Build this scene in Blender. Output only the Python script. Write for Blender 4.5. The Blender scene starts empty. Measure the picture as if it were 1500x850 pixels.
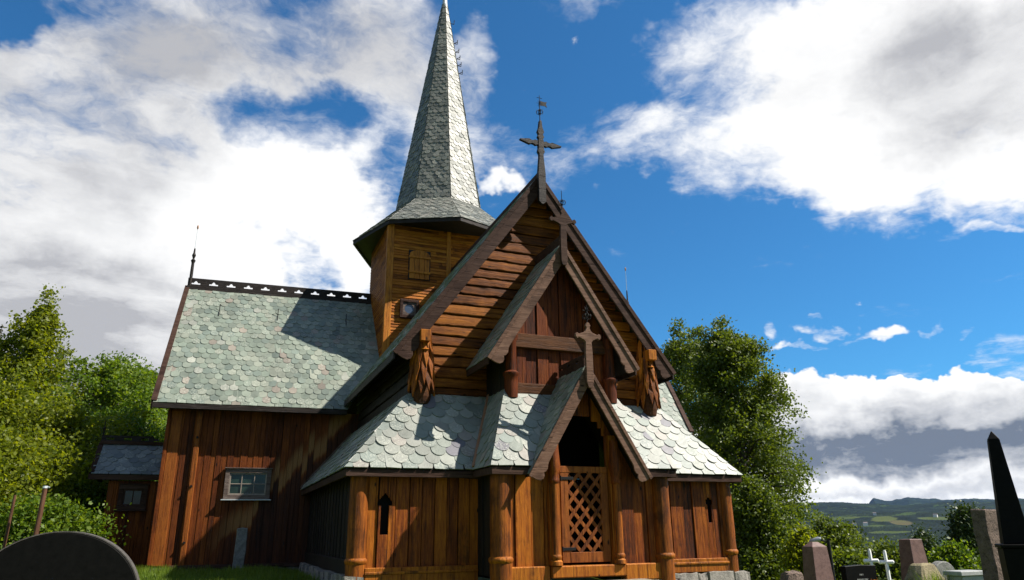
import bpy, math, random
import numpy as np
from mathutils import Vector, Matrix

random.seed(7)
SC = bpy.context.scene
COL = SC.collection
R_ = math.radians

# ------------------------------------------------------------------ camera frame
CAM = Vector((-7.18, -14.98, 0.663))
PITCH, ROLL, YAW, FPX = 0.3240, -0.0120, 0.3790, 1050.98
F_ = Vector((math.sin(YAW) * math.cos(PITCH), math.cos(YAW) * math.cos(PITCH), math.sin(PITCH)))
_R = Vector((math.cos(YAW), -math.sin(YAW), 0))
_U = _R.cross(F_)
R2 = _R * math.cos(ROLL) + _U * math.sin(ROLL)
U2 = -_R * math.sin(ROLL) + _U * math.cos(ROLL)


def ray(u, v):
    return F_ + R2 * ((u - 750) / FPX) - U2 * ((v - 425) / FPX)


def at(u, v, dist):
    """world point seen at photo pixel (u, v), at the given horizontal distance"""
    d = ray(u, v)
    return CAM + d * (dist / math.hypot(d.x, d.y))


# ------------------------------------------------------------------ node helpers
class NT:
    def __init__(self, tree):
        self.t = tree
        tree.nodes.clear()

    def n(self, typ, ins=None, out=0, **props):
        nd = self.t.nodes.new(typ)
        for k, v in props.items():
            setattr(nd, k, v)
        for k, v in (ins or {}).items():
            self.set(nd.inputs[k], v)
        nd_out = nd.outputs[out] if nd.outputs else nd
        return nd_out

    def set(self, sock, v):
        if isinstance(v, bpy.types.NodeSocket):
            self.t.links.new(v, sock)
        else:
            sock.default_value = v

    def m(self, op, a, b=0.0, c=0.0, clamp=False):
        return self.n('ShaderNodeMath', {0: a, 1: b, 2: c}, operation=op, use_clamp=clamp)

    def vm(self, op, a, b=(0, 0, 0), out=0):
        return self.n('ShaderNodeVectorMath', {0: a, 1: b}, out=out, operation=op)

    def mix(self, f, a, b, blend='MIX'):
        nd = self.t.nodes.new('ShaderNodeMix')
        nd.data_type = 'RGBA'
        nd.blend_type = blend
        self.set(nd.inputs[0], f)
        self.set(nd.inputs[6], a)
        self.set(nd.inputs[7], b)
        return nd.outputs[2]

    def ramp(self, f, stops, interp='LINEAR'):
        nd = self.t.nodes.new('ShaderNodeValToRGB')
        cr = nd.color_ramp
        cr.interpolation = interp
        while len(cr.elements) < len(stops):
            cr.elements.new(0.5)
        for e, (p, c) in zip(cr.elements, stops):
            e.position = p
            e.color = c if len(c) == 4 else (*c, 1)
        self.set(nd.inputs[0], f)
        return nd.outputs[0]

    def noise(self, vec, scale, detail=6, rough=0.6, out=0, **kw):
        ins = {'Vector': vec, 'Scale': scale, 'Detail': detail, 'Roughness': rough}
        ins.update(kw)
        return self.n('ShaderNodeTexNoise', ins, out=out)

    def sstep(self, x, a, b, c=0.0, d=1.0):
        return self.n('ShaderNodeMapRange', {'Value': x, 'From Min': a, 'From Max': b, 'To Min': c, 'To Max': d},
                      interpolation_type='SMOOTHSTEP')


def newmat(name):
    m = bpy.data.materials.new(name)
    m.use_nodes = True
    return m, NT(m.node_tree)


def finish(nt, color, rough=0.7, bump=None, bump_d=0.01, spec=0.4, bump_s=0.6, **kw):
    ins = {'Base Color': color, 'Roughness': rough, 'Specular IOR Level': spec}
    ins.update(kw)
    if bump is not None:
        ins['Normal'] = nt.n('ShaderNodeBump', {'Height': bump, 'Strength': bump_s, 'Distance': bump_d})
    b = nt.n('ShaderNodeBsdfPrincipled', ins)
    nt.n('ShaderNodeOutputMaterial', {'Surface': b})


def C4(c):
    return (c[0], c[1], c[2], 1)


MAT = {}


def wood(name, axis, dark, mid, light, vary=0.5, rough=0.62, fine=1.0, spec=0.35, slant_band=False, tar_k=0.72):
    m, nt = newmat(name)
    co = nt.n('ShaderNodeTexCoord', out=3)
    isl = nt.n('ShaderNodeNewGeometry', out='Random Per Island')
    off = nt.n('ShaderNodeCombineXYZ', {0: nt.m('MULTIPLY', isl, 37.0), 1: nt.m('MULTIPLY', isl, 91.0), 2: nt.m('MULTIPLY', isl, 13.0)})
    p = nt.vm('ADD', co, off)
    sc = {'x': (0.7, 9, 9), 'y': (9, 0.7, 9), 'z': (9, 9, 0.7)}[axis]
    g = nt.vm('MULTIPLY', p, tuple(s * fine for s in sc))
    n1 = nt.noise(g, 2.2, 8, 0.68, Distortion=0.4)
    n2 = nt.noise(p, 1.3, 5, 0.6)
    n3 = nt.noise(nt.vm('MULTIPLY', g, (1, 1, 1)), 9.0, 4, 0.7)
    v = nt.m('ADD', nt.m('MULTIPLY', n1, 0.75), nt.m('MULTIPLY', n2, 0.35))
    v = nt.m('ADD', v, nt.m('MULTIPLY', nt.m('SUBTRACT', isl, 0.5), vary * 0.35))
    v = nt.m('ADD', v, nt.m('MULTIPLY', nt.m('SUBTRACT', n3, 0.5), 0.28))
    c = nt.ramp(v, [(0.30, dark), (0.53, mid), (0.84, light)])
    crk = nt.noise(nt.vm('MULTIPLY', p, tuple((0.35 if x_ < 1 else 22) * fine for x_ in sc)), 1.4, 4, 0.6)
    c = nt.mix(nt.sstep(crk, 0.60, 0.68, 0, 0.75), c, C4(tuple(x * 0.6 for x in dark)))
    tar = nt.m('ADD', nt.noise(p, 0.9, 7, 0.68), nt.m('MULTIPLY', nt.m('SUBTRACT', nt.noise(nt.vm('MULTIPLY', p, tuple((0.25 if x_ < 1 else 5) for x_ in sc)), 1.2, 4, 0.6), 0.5), 0.7))
    c = nt.mix(nt.sstep(tar, 0.50, 0.72, 0, tar_k), c, C4(tuple(x * 0.9 for x in dark)))
    knot = nt.n('ShaderNodeTexVoronoi', {'Vector': nt.vm('MULTIPLY', p, tuple(2.0 if s > 1 else 0.9 for s in sc)), 'Scale': 1.6})
    c = nt.mix(nt.sstep(knot, 0.10, 0.03), c, C4(tuple(x * 0.35 for x in dark)))
    if slant_band:      # pale band with a darker area below, slanting down from the aisle roof
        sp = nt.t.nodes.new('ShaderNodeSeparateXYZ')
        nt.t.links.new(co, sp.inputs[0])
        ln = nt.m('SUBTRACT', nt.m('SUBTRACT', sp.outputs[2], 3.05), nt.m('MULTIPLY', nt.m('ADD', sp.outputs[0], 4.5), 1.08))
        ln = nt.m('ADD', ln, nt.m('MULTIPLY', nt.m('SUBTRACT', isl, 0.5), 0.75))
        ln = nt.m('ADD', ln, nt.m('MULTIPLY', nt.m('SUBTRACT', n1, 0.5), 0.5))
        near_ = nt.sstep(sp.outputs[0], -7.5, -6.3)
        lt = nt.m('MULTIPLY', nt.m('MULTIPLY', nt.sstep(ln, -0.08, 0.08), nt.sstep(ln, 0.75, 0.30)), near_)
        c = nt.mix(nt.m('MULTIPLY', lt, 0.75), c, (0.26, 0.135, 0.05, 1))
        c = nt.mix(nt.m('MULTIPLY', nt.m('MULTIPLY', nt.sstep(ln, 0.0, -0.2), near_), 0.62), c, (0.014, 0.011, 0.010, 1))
    finish(nt, c, rough, nt.m('SUBTRACT', nt.m('ADD', n1, nt.m('MULTIPLY', n3, 0.6)), nt.sstep(crk, 0.58, 0.68, 0, 1.1)), 0.018, spec)
    MAT[name] = m


wood('plank_wood', 'z', (0.016, 0.004, 0.0012), (0.165, 0.036, 0.0030), (0.44, 0.135, 0.008), 0.8, 0.6, spec=0.2)
wood('log_wood', 'x', (0.013, 0.004, 0.001), (0.130, 0.037, 0.0035), (0.36, 0.125, 0.011), 0.8, spec=0.12, tar_k=0.5)
wood('dark_log', 'x', (0.010, 0.004, 0.0016), (0.050, 0.016, 0.0035), (0.12, 0.042, 0.009), 0.5, spec=0.15)
wood('post_wood', 'z', (0.014, 0.004, 0.001), (0.20, 0.054, 0.004), (0.48, 0.165, 0.012), 0.7, spec=0.15)
wood('red_wood', 'z', (0.012, 0.0035, 0.0012), (0.105, 0.021, 0.003), (0.23, 0.060, 0.008), 0.7, spec=0.15)
wood('transept_wood', 'z', (0.022, 0.006, 0.002), (0.105, 0.024, 0.0035), (0.215, 0.060, 0.0085), 0.75, spec=0.15, slant_band=True, tar_k=0.35)
wood('pale_plank', 'z', (0.030, 0.008, 0.002), (0.17, 0.043, 0.005), (0.34, 0.105, 0.012), 0.4, spec=0.2)
wood('column_wood', 'z', (0.016, 0.0045, 0.0012), (0.22, 0.058, 0.004), (0.50, 0.175, 0.011), 0.5, 0.6, spec=0.2)
wood('tower_wood', 'x', (0.045, 0.012, 0.002), (0.31, 0.092, 0.008), (0.52, 0.195, 0.022), 0.8, spec=0.15)
wood('tower_trim', 'z', (0.11, 0.033, 0.005), (0.38, 0.125, 0.011), (0.56, 0.23, 0.028), 0.3, spec=0.2)
wood('tarred_wood', 'z', (0.005, 0.004, 0.0035), (0.014, 0.011, 0.009), (0.036, 0.027, 0.020), 0.6, spec=0.2)
wood('tarred_log', 'y', (0.005, 0.004, 0.003), (0.014, 0.010, 0.0075), (0.036, 0.024, 0.016), 0.6, spec=0.2)
wood('brown_board', 'x', (0.018, 0.009, 0.007), (0.043, 0.023, 0.017), (0.085, 0.050, 0.038), 0.35, 0.7, spec=0.07)
wood('worn_board', 'x', (0.042, 0.021, 0.014), (0.118, 0.063, 0.042), (0.225, 0.132, 0.092), 0.35, 0.7, spec=0.1)
wood('dark_board', 'x', (0.007, 0.005, 0.004), (0.017, 0.012, 0.010), (0.040, 0.028, 0.024), 0.3, spec=0.2)
wood('frame_wood', 'x', (0.045, 0.029, 0.024), (0.098, 0.070, 0.058), (0.18, 0.14, 0.12), 0.3, spec=0.2)
wood('pole_wood', 'z', (0.03, 0.013, 0.007), (0.085, 0.038, 0.021), (0.17, 0.085, 0.05), 0.3, spec=0.2)


def slate(name, cols, dark=1.0, rough=0.42):
    m, nt = newmat(name)
    co = nt.n('ShaderNodeTexCoord', out=3)
    isl = nt.n('ShaderNodeNewGeometry', out='Random Per Island')
    c = nt.ramp(isl, cols, 'CONSTANT')
    isl2 = nt.m('FRACT', nt.m('MULTIPLY', isl, 71.37))
    n1 = nt.noise(co, 5.0, 6, 0.65)
    n2 = nt.noise(co, 45.0, 4, 0.7)
    n0 = nt.noise(co, 0.7, 4, 0.6)
    k = nt.m('ADD', nt.m('MULTIPLY', isl2, 0.26), nt.m('ADD', nt.m('MULTIPLY', n1, 0.5), nt.m('MULTIPLY', n0, 0.5)))
    k = nt.m('ADD', k, nt.m('MULTIPLY', n2, 0.25))
    k = nt.m('MULTIPLY', k, 1.22 * dark)
    c = nt.mix(1.0, c, nt.n('ShaderNodeCombineColor', {0: k, 1: k, 2: k}), 'MULTIPLY')
    lich = nt.noise(co, 14.0, 5, 0.7)
    lp = nt.m('GREATER_THAN', nt.m('FRACT', nt.m('MULTIPLY', isl, 133.7)), 0.72)
    c = nt.mix(nt.m('MULTIPLY', nt.sstep(nt.noise(co, 26.0, 5, 0.7), 0.50, 0.60, 0, 0.65), lp), c, (0.36, 0.37, 0.31, 1))
    c = nt.mix(nt.sstep(lich, 0.62, 0.72, 0, 0.45), c, (0.10, 0.10, 0.085, 1))
    finish(nt, c, nt.m('ADD', nt.m('MULTIPLY', isl2, 0.15), rough + 0.02), nt.m('ADD', n1, nt.m('MULTIPLY', n2, 0.35)), 0.012, 0.45, bump_s=0.7)
    MAT[name] = m


slate('slate_green', [(0, (0.158, 0.188, 0.150)), (0.20, (0.185, 0.212, 0.170)), (0.40, (0.140, 0.170, 0.142)),
                      (0.58, (0.205, 0.222, 0.178)), (0.76, (0.165, 0.188, 0.152)), (0.915, (0.212, 0.185, 0.152)), (0.965, (0.245, 0.252, 0.215))])
slate('slate_pale', [(0, (0.190, 0.212, 0.182)), (0.25, (0.222, 0.234, 0.203)), (0.45, (0.168, 0.195, 0.172)),
                     (0.65, (0.245, 0.250, 0.218)), (0.87, (0.228, 0.206, 0.180)), (0.965, (0.118, 0.114, 0.132))])
slate('slate_spire', [(0, (0.125, 0.13, 0.112)), (0.3, (0.16, 0.162, 0.14)), (0.6, (0.105, 0.113, 0.10)), (0.85, (0.18, 0.175, 0.152))], rough=0.45)
slate('slate_blue', [(0, (0.125, 0.14, 0.145)), (0.35, (0.155, 0.17, 0.172)), (0.7, (0.11, 0.128, 0.13))])


def stone(name, a, b, scale=8.0, rough=0.75, bd=0.02, speck=0.5, spec=0.3):
    m, nt = newmat(name)
    co = nt.n('ShaderNodeTexCoord', out=3)
    n1 = nt.noise(co, scale, 8, 0.7)
    n2 = nt.n('ShaderNodeTexVoronoi', {'Vector': co, 'Scale': scale * 14})
    v = nt.m('ADD', n1, nt.m('MULTIPLY', nt.m('SUBTRACT', n2, 0.4), speck))
    c = nt.ramp(v, [(0.3, a), (0.7, b)])
    finish(nt, c, rough, n1, bd, spec)
    MAT[name] = m


stone('field_stone', (0.075, 0.068, 0.058), (0.27, 0.245, 0.215), 5, 0.85, 0.05)
stone('grey_granite', (0.06, 0.06, 0.056), (0.20, 0.195, 0.18), 9, 0.8, 0.03)
stone('red_granite', (0.065, 0.033, 0.027), (0.16, 0.092, 0.078), 12, 0.6, 0.006)
stone('rough_granite', (0.020, 0.014, 0.012), (0.19, 0.135, 0.105), 22, 0.9, 0.10, 0.7)
stone('black_granite', (0.0025, 0.0024, 0.0022), (0.006, 0.0056, 0.0052), 26, 0.5, 0.001, 0.3, 0.06)
stone('black_rim', (0.03, 0.026, 0.024), (0.085, 0.075, 0.066), 14, 0.6, 0.006)
stone('mossy_rock', (0.05, 0.042, 0.025), (0.26, 0.215, 0.12), 6, 0.9, 0.06)
stone('pale_slab', (0.20, 0.205, 0.20), (0.32, 0.325, 0.315), 7, 0.7, 0.005)


def plain(name, c, rough=0.5, metal=0.0, spec=0.5, nz=0.25):
    m, nt = newmat(name)
    co = nt.n('ShaderNodeTexCoord', out=3)
    n1 = nt.noise(co, 7.0, 5, 0.6)
    cc = nt.mix(n1, C4(tuple(x * (1 - nz) for x in c)), C4(tuple(min(1, x * (1 + nz)) for x in c)))
    finish(nt, cc, rough, n1, 0.002, spec, Metallic=metal)
    MAT[name] = m


plain('iron', (0.010, 0.0095, 0.0095), 0.6, 0.0, 0.15)
plain('white_paint', (0.78, 0.77, 0.74), 0.45, nz=0.06)
plain('sash_paint', (0.20, 0.165, 0.135), 0.6)
plain('lead', (0.42, 0.45, 0.46), 0.45, 0.2)
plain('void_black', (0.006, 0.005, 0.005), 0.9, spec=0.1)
plain('flower_orange', (0.70, 0.24, 0.02), 0.6)
plain('flower_white', (0.78, 0.76, 0.55), 0.6, nz=0.1)
plain('flower_violet', (0.13, 0.05, 0.32), 0.6)
plain('inscription', (0.20, 0.20, 0.19), 0.6)
plain('house_white', (0.7, 0.68, 0.64), 0.7)
plain('house_pink', (0.50, 0.30, 0.26), 0.7)
plain('house_roof', (0.12, 0.10, 0.10), 0.7)
plain('copper_strip', (0.27, 0.135, 0.07), 0.55, 0.0)
plain('lamp_grey', (0.30, 0.31, 0.33), 0.35, 0.4)

m, nt = newmat('window_glass')
co = nt.n('ShaderNodeTexCoord', out=3)
n1 = nt.noise(co, 3.0, 2, 0.5)
finish(nt, nt.ramp(n1, [(0.35, (0.008, 0.016, 0.012)), (0.7, (0.02, 0.040, 0.028))]), 0.08, nt.noise(co, 2.0, 1, 0.5), 0.004, 0.35, bump_s=0.25)
MAT['window_glass'] = m

m, nt = newmat('blue_glass')
finish(nt, (0.05, 0.075, 0.12, 1), 0.08, None, spec=0.8)
MAT['blue_glass'] = m


def leafmat(name, cols, trans=0.4):
    m, nt = newmat(name)
    isl = nt.n('ShaderNodeNewGeometry', out='Random Per Island')
    co = nt.n('ShaderNodeTexCoord', out=3)
    n1 = nt.noise(co, 0.45, 3, 0.6)
    v = nt.m('ADD', nt.m('MULTIPLY', isl, 0.6), nt.m('MULTIPLY', n1, 0.5))
    c = nt.ramp(v, [(0.1 + 0.8 * i / (len(cols) - 1), k) for i, k in enumerate(cols)])
    d = nt.n('ShaderNodeBsdfPrincipled', {'Base Color': c, 'Roughness': 0.5, 'Specular IOR Level': 0.35})
    tc = nt.mix(1.0, c, (1.6, 1.5, 0.5, 1), 'MULTIPLY')
    t = nt.n('ShaderNodeBsdfTranslucent', {'Color': tc})
    s = nt.n('ShaderNodeMixShader', {0: trans, 1: d, 2: t})
    nt.n('ShaderNodeOutputMaterial', {'Surface': s})
    MAT[name] = m


leafmat('birch_leaf', [(0.06, 0.085, 0.006), (0.125, 0.16, 0.010), (0.21, 0.23, 0.016)], 0.58)
leafmat('green_leaf', [(0.042, 0.085, 0.008), (0.085, 0.145, 0.011), (0.16, 0.215, 0.018)], 0.5)
leafmat('dark_leaf', [(0.038, 0.062, 0.008), (0.075, 0.110, 0.012), (0.125, 0.16, 0.020)], 0.42)
leafmat('needle', [(0.020, 0.022, 0.010), (0.040, 0.042, 0.018), (0.065, 0.060, 0.028)], 0.15)
leafmat('needle_green', [(0.016, 0.034, 0.010), (0.035, 0.062, 0.014), (0.060, 0.092, 0.022)], 0.2)
leafmat('grass_blade', [(0.050, 0.095, 0.008), (0.10, 0.16, 0.012), (0.17, 0.22, 0.025)], 0.4)

m, nt = newmat('bark')
co = nt.n('ShaderNodeTexCoord', out=3)
n1 = nt.noise(nt.vm('MULTIPLY', co, (1, 1, 0.2)), 14.0, 6, 0.7)
finish(nt, nt.ramp(n1, [(0.35, (0.03, 0.024, 0.018)), (0.7, (0.11, 0.09, 0.07))]), 0.9, n1, 0.02)
MAT['bark'] = m
m, nt = newmat('birch_bark')
co = nt.n('ShaderNodeTexCoord', out=3)
n1 = nt.noise(nt.vm('MULTIPLY', co, (0.6, 0.6, 2.5)), 5.0, 5, 0.65)
finish(nt, nt.ramp(n1, [(0.42, (0.03, 0.028, 0.025)), (0.5, (0.45, 0.44, 0.42)), (0.7, (0.62, 0.61, 0.58))]), 0.8, n1, 0.01)
MAT['birch_bark'] = m

# ground / hills
m, nt = newmat('ground_cover')
co = nt.n('ShaderNodeTexCoord', out=3)
fld = nt.n('ShaderNodeAttribute', out='Color', attribute_name='field')
sep = nt.t.nodes.new('ShaderNodeSeparateColor')
nt.t.links.new(fld, sep.inputs[0])
far = sep.outputs[1]
field = sep.outputs[0]
tone = sep.outputs[2]
g1 = nt.noise(co, 2.5, 6, 0.7)
g2 = nt.noise(co, 40, 4, 0.7)
lawn = nt.ramp(nt.m('ADD', nt.m('MULTIPLY', g1, 0.6), nt.m('MULTIPLY', g2, 0.4)), [(0.3, (0.035, 0.070, 0.008)), (0.7, (0.11, 0.16, 0.015))])
f1 = nt.noise(co, 0.012, 8, 0.72)
f0 = nt.noise(co, 0.0042, 6, 0.65)
f2 = nt.n('ShaderNodeTexVoronoi', {'Vector': co, 'Scale': 0.055})
fv = nt.m('ADD', nt.m('MULTIPLY', f1, 0.7), nt.m('MULTIPLY', f2, -0.25))
fv = nt.m('ADD', fv, nt.m('MULTIPLY', nt.m('SUBTRACT', f0, 0.5), 1.1))
forest = nt.ramp(nt.m('ADD', fv, 0.08), [(0.18, (0.004, 0.009, 0.006)), (0.40, (0.009, 0.017, 0.009)), (0.56, (0.022, 0.034, 0.012)), (0.74, (0.052, 0.066, 0.018))])
meadow = nt.ramp(nt.m('ADD', tone, nt.m('MULTIPLY', nt.m('SUBTRACT', f1, 0.5), 0.8)), [(0.0, (0.028, 0.050, 0.014)), (0.5, (0.068, 0.078, 0.020)), (1.0, (0.070, 0.046, 0.030))])
clr = nt.m('MULTIPLY', nt.sstep(nt.noise(nt.vm('MULTIPLY', co, (1, 2.2, 1)), 0.0048, 5, 0.6), 0.57, 0.63), 0.62)
fm = nt.sstep(nt.m('ADD', nt.m('MAXIMUM', field, clr), nt.m('MULTIPLY', nt.m('SUBTRACT', f1, 0.5), 1.7)), 0.42, 0.60)
c = nt.mix(far, lawn, nt.mix(fm, forest, meadow))
finish(nt, c, 0.95, g2, 0.02, 0.1)
MAT['ground_cover'] = m


# ------------------------------------------------------------------ mesh helpers
class MB:
    def __init__(self):
        self.v, self.f, self.mi = [], [], []

    def poly(self, pts, mi=0):
        i = len(self.v)
        self.v += [tuple(p) for p in pts]
        self.f.append(tuple(range(i, i + len(pts))))
        self.mi.append(mi)

    def prism(self, pts, d, mi=0):
        """closed prism from a planar outline pushed along vector d"""
        pts = [Vector(p) for p in pts]
        d = Vector(d)
        nrm = Vector((0, 0, 0))
        for a, b in zip(pts, pts[1:] + pts[:1]):
            nrm += a.cross(b)
        if nrm.dot(d) > 0:
            pts.reverse()
        n = len(pts)
        i = len(self.v)
        self.v += [tuple(p) for p in pts] + [tuple(p + d) for p in pts]
        self.f.append(tuple(range(i, i + n)))
        self.f.append(tuple(range(i + 2 * n - 1, i + n - 1, -1)))
        self.mi += [mi, mi]
        for k in range(n):
            k2 = (k + 1) % n
            self.f.append((i + k2, i + k, i + n + k, i + n + k2))
            self.mi.append(mi)

    def box(self, x0, x1, y0, y1, z0, z1, mi=0):
        self.prism([(x0, y0, z0), (x1, y0, z0), (x1, y1, z0), (x0, y1, z0)], (0, 0, z1 - z0), mi)

    def obox(self, o, u, v, w, mi=0):
        o, u, v, w = Vector(o), Vector(u), Vector(v), Vector(w)
        self.prism([o, o + u, o + u + v, o + v], w, mi)

    def tube(self, path, radii, seg=8, mi=0, cap=True):
        path = [Vector(p) for p in path]
        i0 = len(self.v)
        t0 = (path[1] - path[0]).normalized()
        ref = Vector((1, 0, 0)) if abs(t0.x) < 0.8 else Vector((0, 1, 0))
        for k, p in enumerate(path):
            t = (path[min(k + 1, len(path) - 1)] - path[max(k - 1, 0)]).normalized()
            a = t.cross(ref).normalized()
            b = t.cross(a)
            r = radii[k] if hasattr(radii, '__len__') else radii
            for s in range(seg):
                an = 2 * math.pi * s / seg
                self.v.append(tuple(p + (a * math.cos(an) + b * math.sin(an)) * r))
        for k in range(len(path) - 1):
            for s in range(seg):
                s2 = (s + 1) % seg
                self.f.append((i0 + k * seg + s, i0 + (k + 1) * seg + s, i0 + (k + 1) * seg + s2, i0 + k * seg + s2))
                self.mi.append(mi)
        if cap:
            self.f.append(tuple(i0 + s for s in range(seg)))
            e = i0 + (len(path) - 1) * seg
            self.f.append(tuple(e + s for s in reversed(range(seg))))
            self.mi += [mi, mi]

    def lathe(self, cx, cy, prof, seg=20, mi=0, jit=0.0):
        self.tube([(cx + random.uniform(-jit, jit), cy + random.uniform(-jit, jit), z) for r, z in prof], [r for r, z in prof], seg, mi)

    def build(self, name, mats, parent=None, smooth=False, bevel=0.0, label=None):
        me = bpy.data.meshes.new(name)
        me.from_pydata(self.v, [], self.f)
        if isinstance(mats, str):
            mats = [mats]
        for mm in mats:
            me.materials.append(MAT[mm])
        if len(mats) > 1:
            me.polygons.foreach_set('material_index', self.mi)
        if smooth:
            me.polygons.foreach_set('use_smooth', [True] * len(me.polygons))
            me.set_sharp_from_angle(angle=R_(40))
        o = bpy.data.objects.new(name, me)
        COL.objects.link(o)
        if parent is not None:
            o.parent = parent
        if bevel:
            b = o.modifiers.new('edge', 'BEVEL')
            b.width = bevel
            b.segments = 1
            b.limit_method = 'ANGLE'
            b.angle_limit = R_(50)
        if label:
            o['label'] = label
        return o


def tag(o, label=None, cat=None, group=None, kind=None):
    for k, v in (('label', label), ('category', cat), ('group', group), ('kind', kind)):
        if v:
            o[k] = v
    return o


def empty(name, loc, label, cat, group=None):
    o = bpy.data.objects.new(name, None)
    COL.objects.link(o)
    o.location = loc
    o.empty_display_size = 0.2
    return tag(o, label, cat, group)


def clip2(poly, clip):
    """Sutherland-Hodgman, both convex, 2D; clip polygon counter-clockwise"""
    out = list(poly)
    n = len(clip)
    for i in range(n):
        a, b = clip[i], clip[(i + 1) % n]
        inp, out = out, []
        if not inp:
            return []

        def side(p):
            return (b[0] - a[0]) * (p[1] - a[1]) - (b[1] - a[1]) * (p[0] - a[0])
        for k in range(len(inp)):
            p, q = inp[k - 1], inp[k]
            sp, sq = side(p), side(q)
            if sq >= 0:
                if sp < 0:
                    t = sp / (sp - sq)
                    out.append((p[0] + (q[0] - p[0]) * t, p[1] + (q[1] - p[1]) * t))
                out.append(q)
            elif sp >= 0:
                t = sp / (sp - sq)
                out.append((p[0] + (q[0] - p[0]) * t, p[1] + (q[1] - p[1]) * t))
    return out


def slates(mb, pts, w, ex, th=0.014, seed=0, overhang=0.008, deck=0.05, scal=0.5, mi=0, deck_mi=1):
    """cover a planar convex roof face with round-ended slates; pts[0]->pts[1] is the eave"""
    rnd = random.Random(seed)
    P = [Vector(p) for p in pts]
    u = (P[1] - P[0]).normalized()
    n = u.cross(P[2] - P[1]).normalized()
    if n.z < 0:
        n = -n
    v = n.cross(u)
    if v.z < 0:
        v = -v
    O = P[0]
    q = [((p - O).dot(u), (p - O).dot(v)) for p in P]
    area = sum(a[0] * b[1] - b[0] * a[1] for a, b in zip(q, q[1:] + q[:1]))
    if area < 0:
        q.reverse()
    # roof boarding under the slates
    mb.prism([O + u * a + v * b for a, b in q], n * (-deck), deck_mi)
    # let the clip region hang over the eave a little
    qc = []
    for a, b in q:
        qc.append((a, b - overhang if abs(b) < 1e-4 else b))
    umin = min(a for a, b in q) - w
    umax = max(a for a, b in q) + w
    vmax = max(b for a, b in q)
    row = 0
    vb = -ex * 0.45 - overhang
    while vb < vmax:
        off = 0.5 * w if row % 2 else 0.0
        k = 0
        x = umin + off
        while x < umax:
            jx, jb = rnd.gauss(0, w * 0.025), rnd.gauss(0, ex * 0.05)
            hw = w * 0.5 - 0.004
            cx, bot = x + jx, vb + jb
            L = ex * 2.15
            dpt = w * scal
            tile = []
            for s in range(9):
                an = math.pi + math.pi * s / 8
                tile.append((cx + hw * math.cos(an), bot + dpt + dpt * math.sin(an)))
            tile += [(cx + hw, bot + L), (cx - hw, bot + L)]
            cl = clip2(tile, qc)
            x += w
            if len(cl) < 3:
                continue
            ar = abs(sum(a[0] * b[1] - b[0] * a[1] for a, b in zip(cl, cl[1:] + cl[:1]))) / 2
            if ar < w * ex * 0.03:
                continue
            tt = th * rnd.uniform(0.8, 1.4)
            tl = rnd.gauss(0, 0.009)
            top, low = [], []
            for a, b in cl:
                lift = tt + (0.6 * tt + th) * (1 - (b - bot) / L) + tl * (a - cx) / w
                p = O + u * a + v * b
                top.append(p + n * lift)
                low.append(p + n * max(lift - tt, 0.001))
            i = len(mb.v)
            m_ = len(top)
            mb.v += [tuple(p) for p in top] + [tuple(p) for p in low]
            mb.f.append(tuple(range(i, i + m_)))
            mb.mi.append(mi)
            for k2 in range(m_):
                k3 = (k2 + 1) % m_
                mb.f.append((i + k3, i + k2, i + m_ + k2, i + m_ + k3))
                mb.mi.append(mi)
        vb += ex
        row += 1


def planks(mb, o, u, n, length, z0, z1, wmin, wmax, th=0.05, gap=0.010, relief=0.018, seed=0, top=None, holes=(), bottom=None):
    """vertical planks along direction u from point o; n = outward; top(s) gives the height at s"""
    rnd = random.Random(seed)
    o, u, n = Vector(o), Vector(u), Vector(n)
    s = 0.0
    k = 0
    while s < length - 0.01:
        w = rnd.uniform(wmin, wmax)
        if length - s - w < wmin * 0.6:
            w = length - s
        a, b = s + gap / 2, s + w - gap / 2
        r = (relief if k % 2 else 0) + rnd.uniform(0, relief * 0.4)
        segs = [(z0, None)]
        ha, hb = (top(a), top(b)) if top else (z1, z1)
        ivals = [(a, b, z0 if bottom is None else bottom, None)]
        for (h0, h1, hz0, hz1) in holes:
            new = []
            for (pa, pb, pz0, pz1) in ivals:
                t1 = pz1 if pz1 is not None else 1e9
                if pb <= h0 or pa >= h1 or t1 <= hz0 or pz0 >= hz1:
                    new.append((pa, pb, pz0, pz1))
                    continue
                if pa < h0:
                    new.append((pa, h0, pz0, pz1))
                if pb > h1:
                    new.append((h1, pb, pz0, pz1))
                ca, cb = max(pa, h0), min(pb, h1)
                if pz0 < hz0:
                    new.append((ca, cb, pz0, hz0))
                if t1 > hz1:
                    new.append((ca, cb, hz1, pz1))
            ivals = new
        for (pa, pb, pz0, pz1) in ivals:
            def zz(t):
                if pz1 is not None:
                    return pz1
                return ha + (hb - ha) * (t - a) / max(b - a, 1e-6)
            if zz(pa) - pz0 < 0.02 and zz(pb) - pz0 < 0.02:
                continue
            base = n * (r - th)
            pts = [o + u * pa + base + Vector((0, 0, pz0)), o + u * pb + base + Vector((0, 0, pz0)),
                   o + u * pb + base + Vector((0, 0, max(zz(pb), pz0 + 0.005))), o + u * pa + base + Vector((0, 0, max(zz(pa), pz0 + 0.005)))]
            for p in pts:
                p.z = p.z
            # centred heights are absolute
            pts = [Vector((p.x, p.y, z)) for p, z in zip(pts, (pz0, pz0, max(zz(pb), pz0 + 0.005), max(zz(pa), pz0 + 0.005)))]
            mb.prism(pts, n * th)
        s += w
        k += 1


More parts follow.
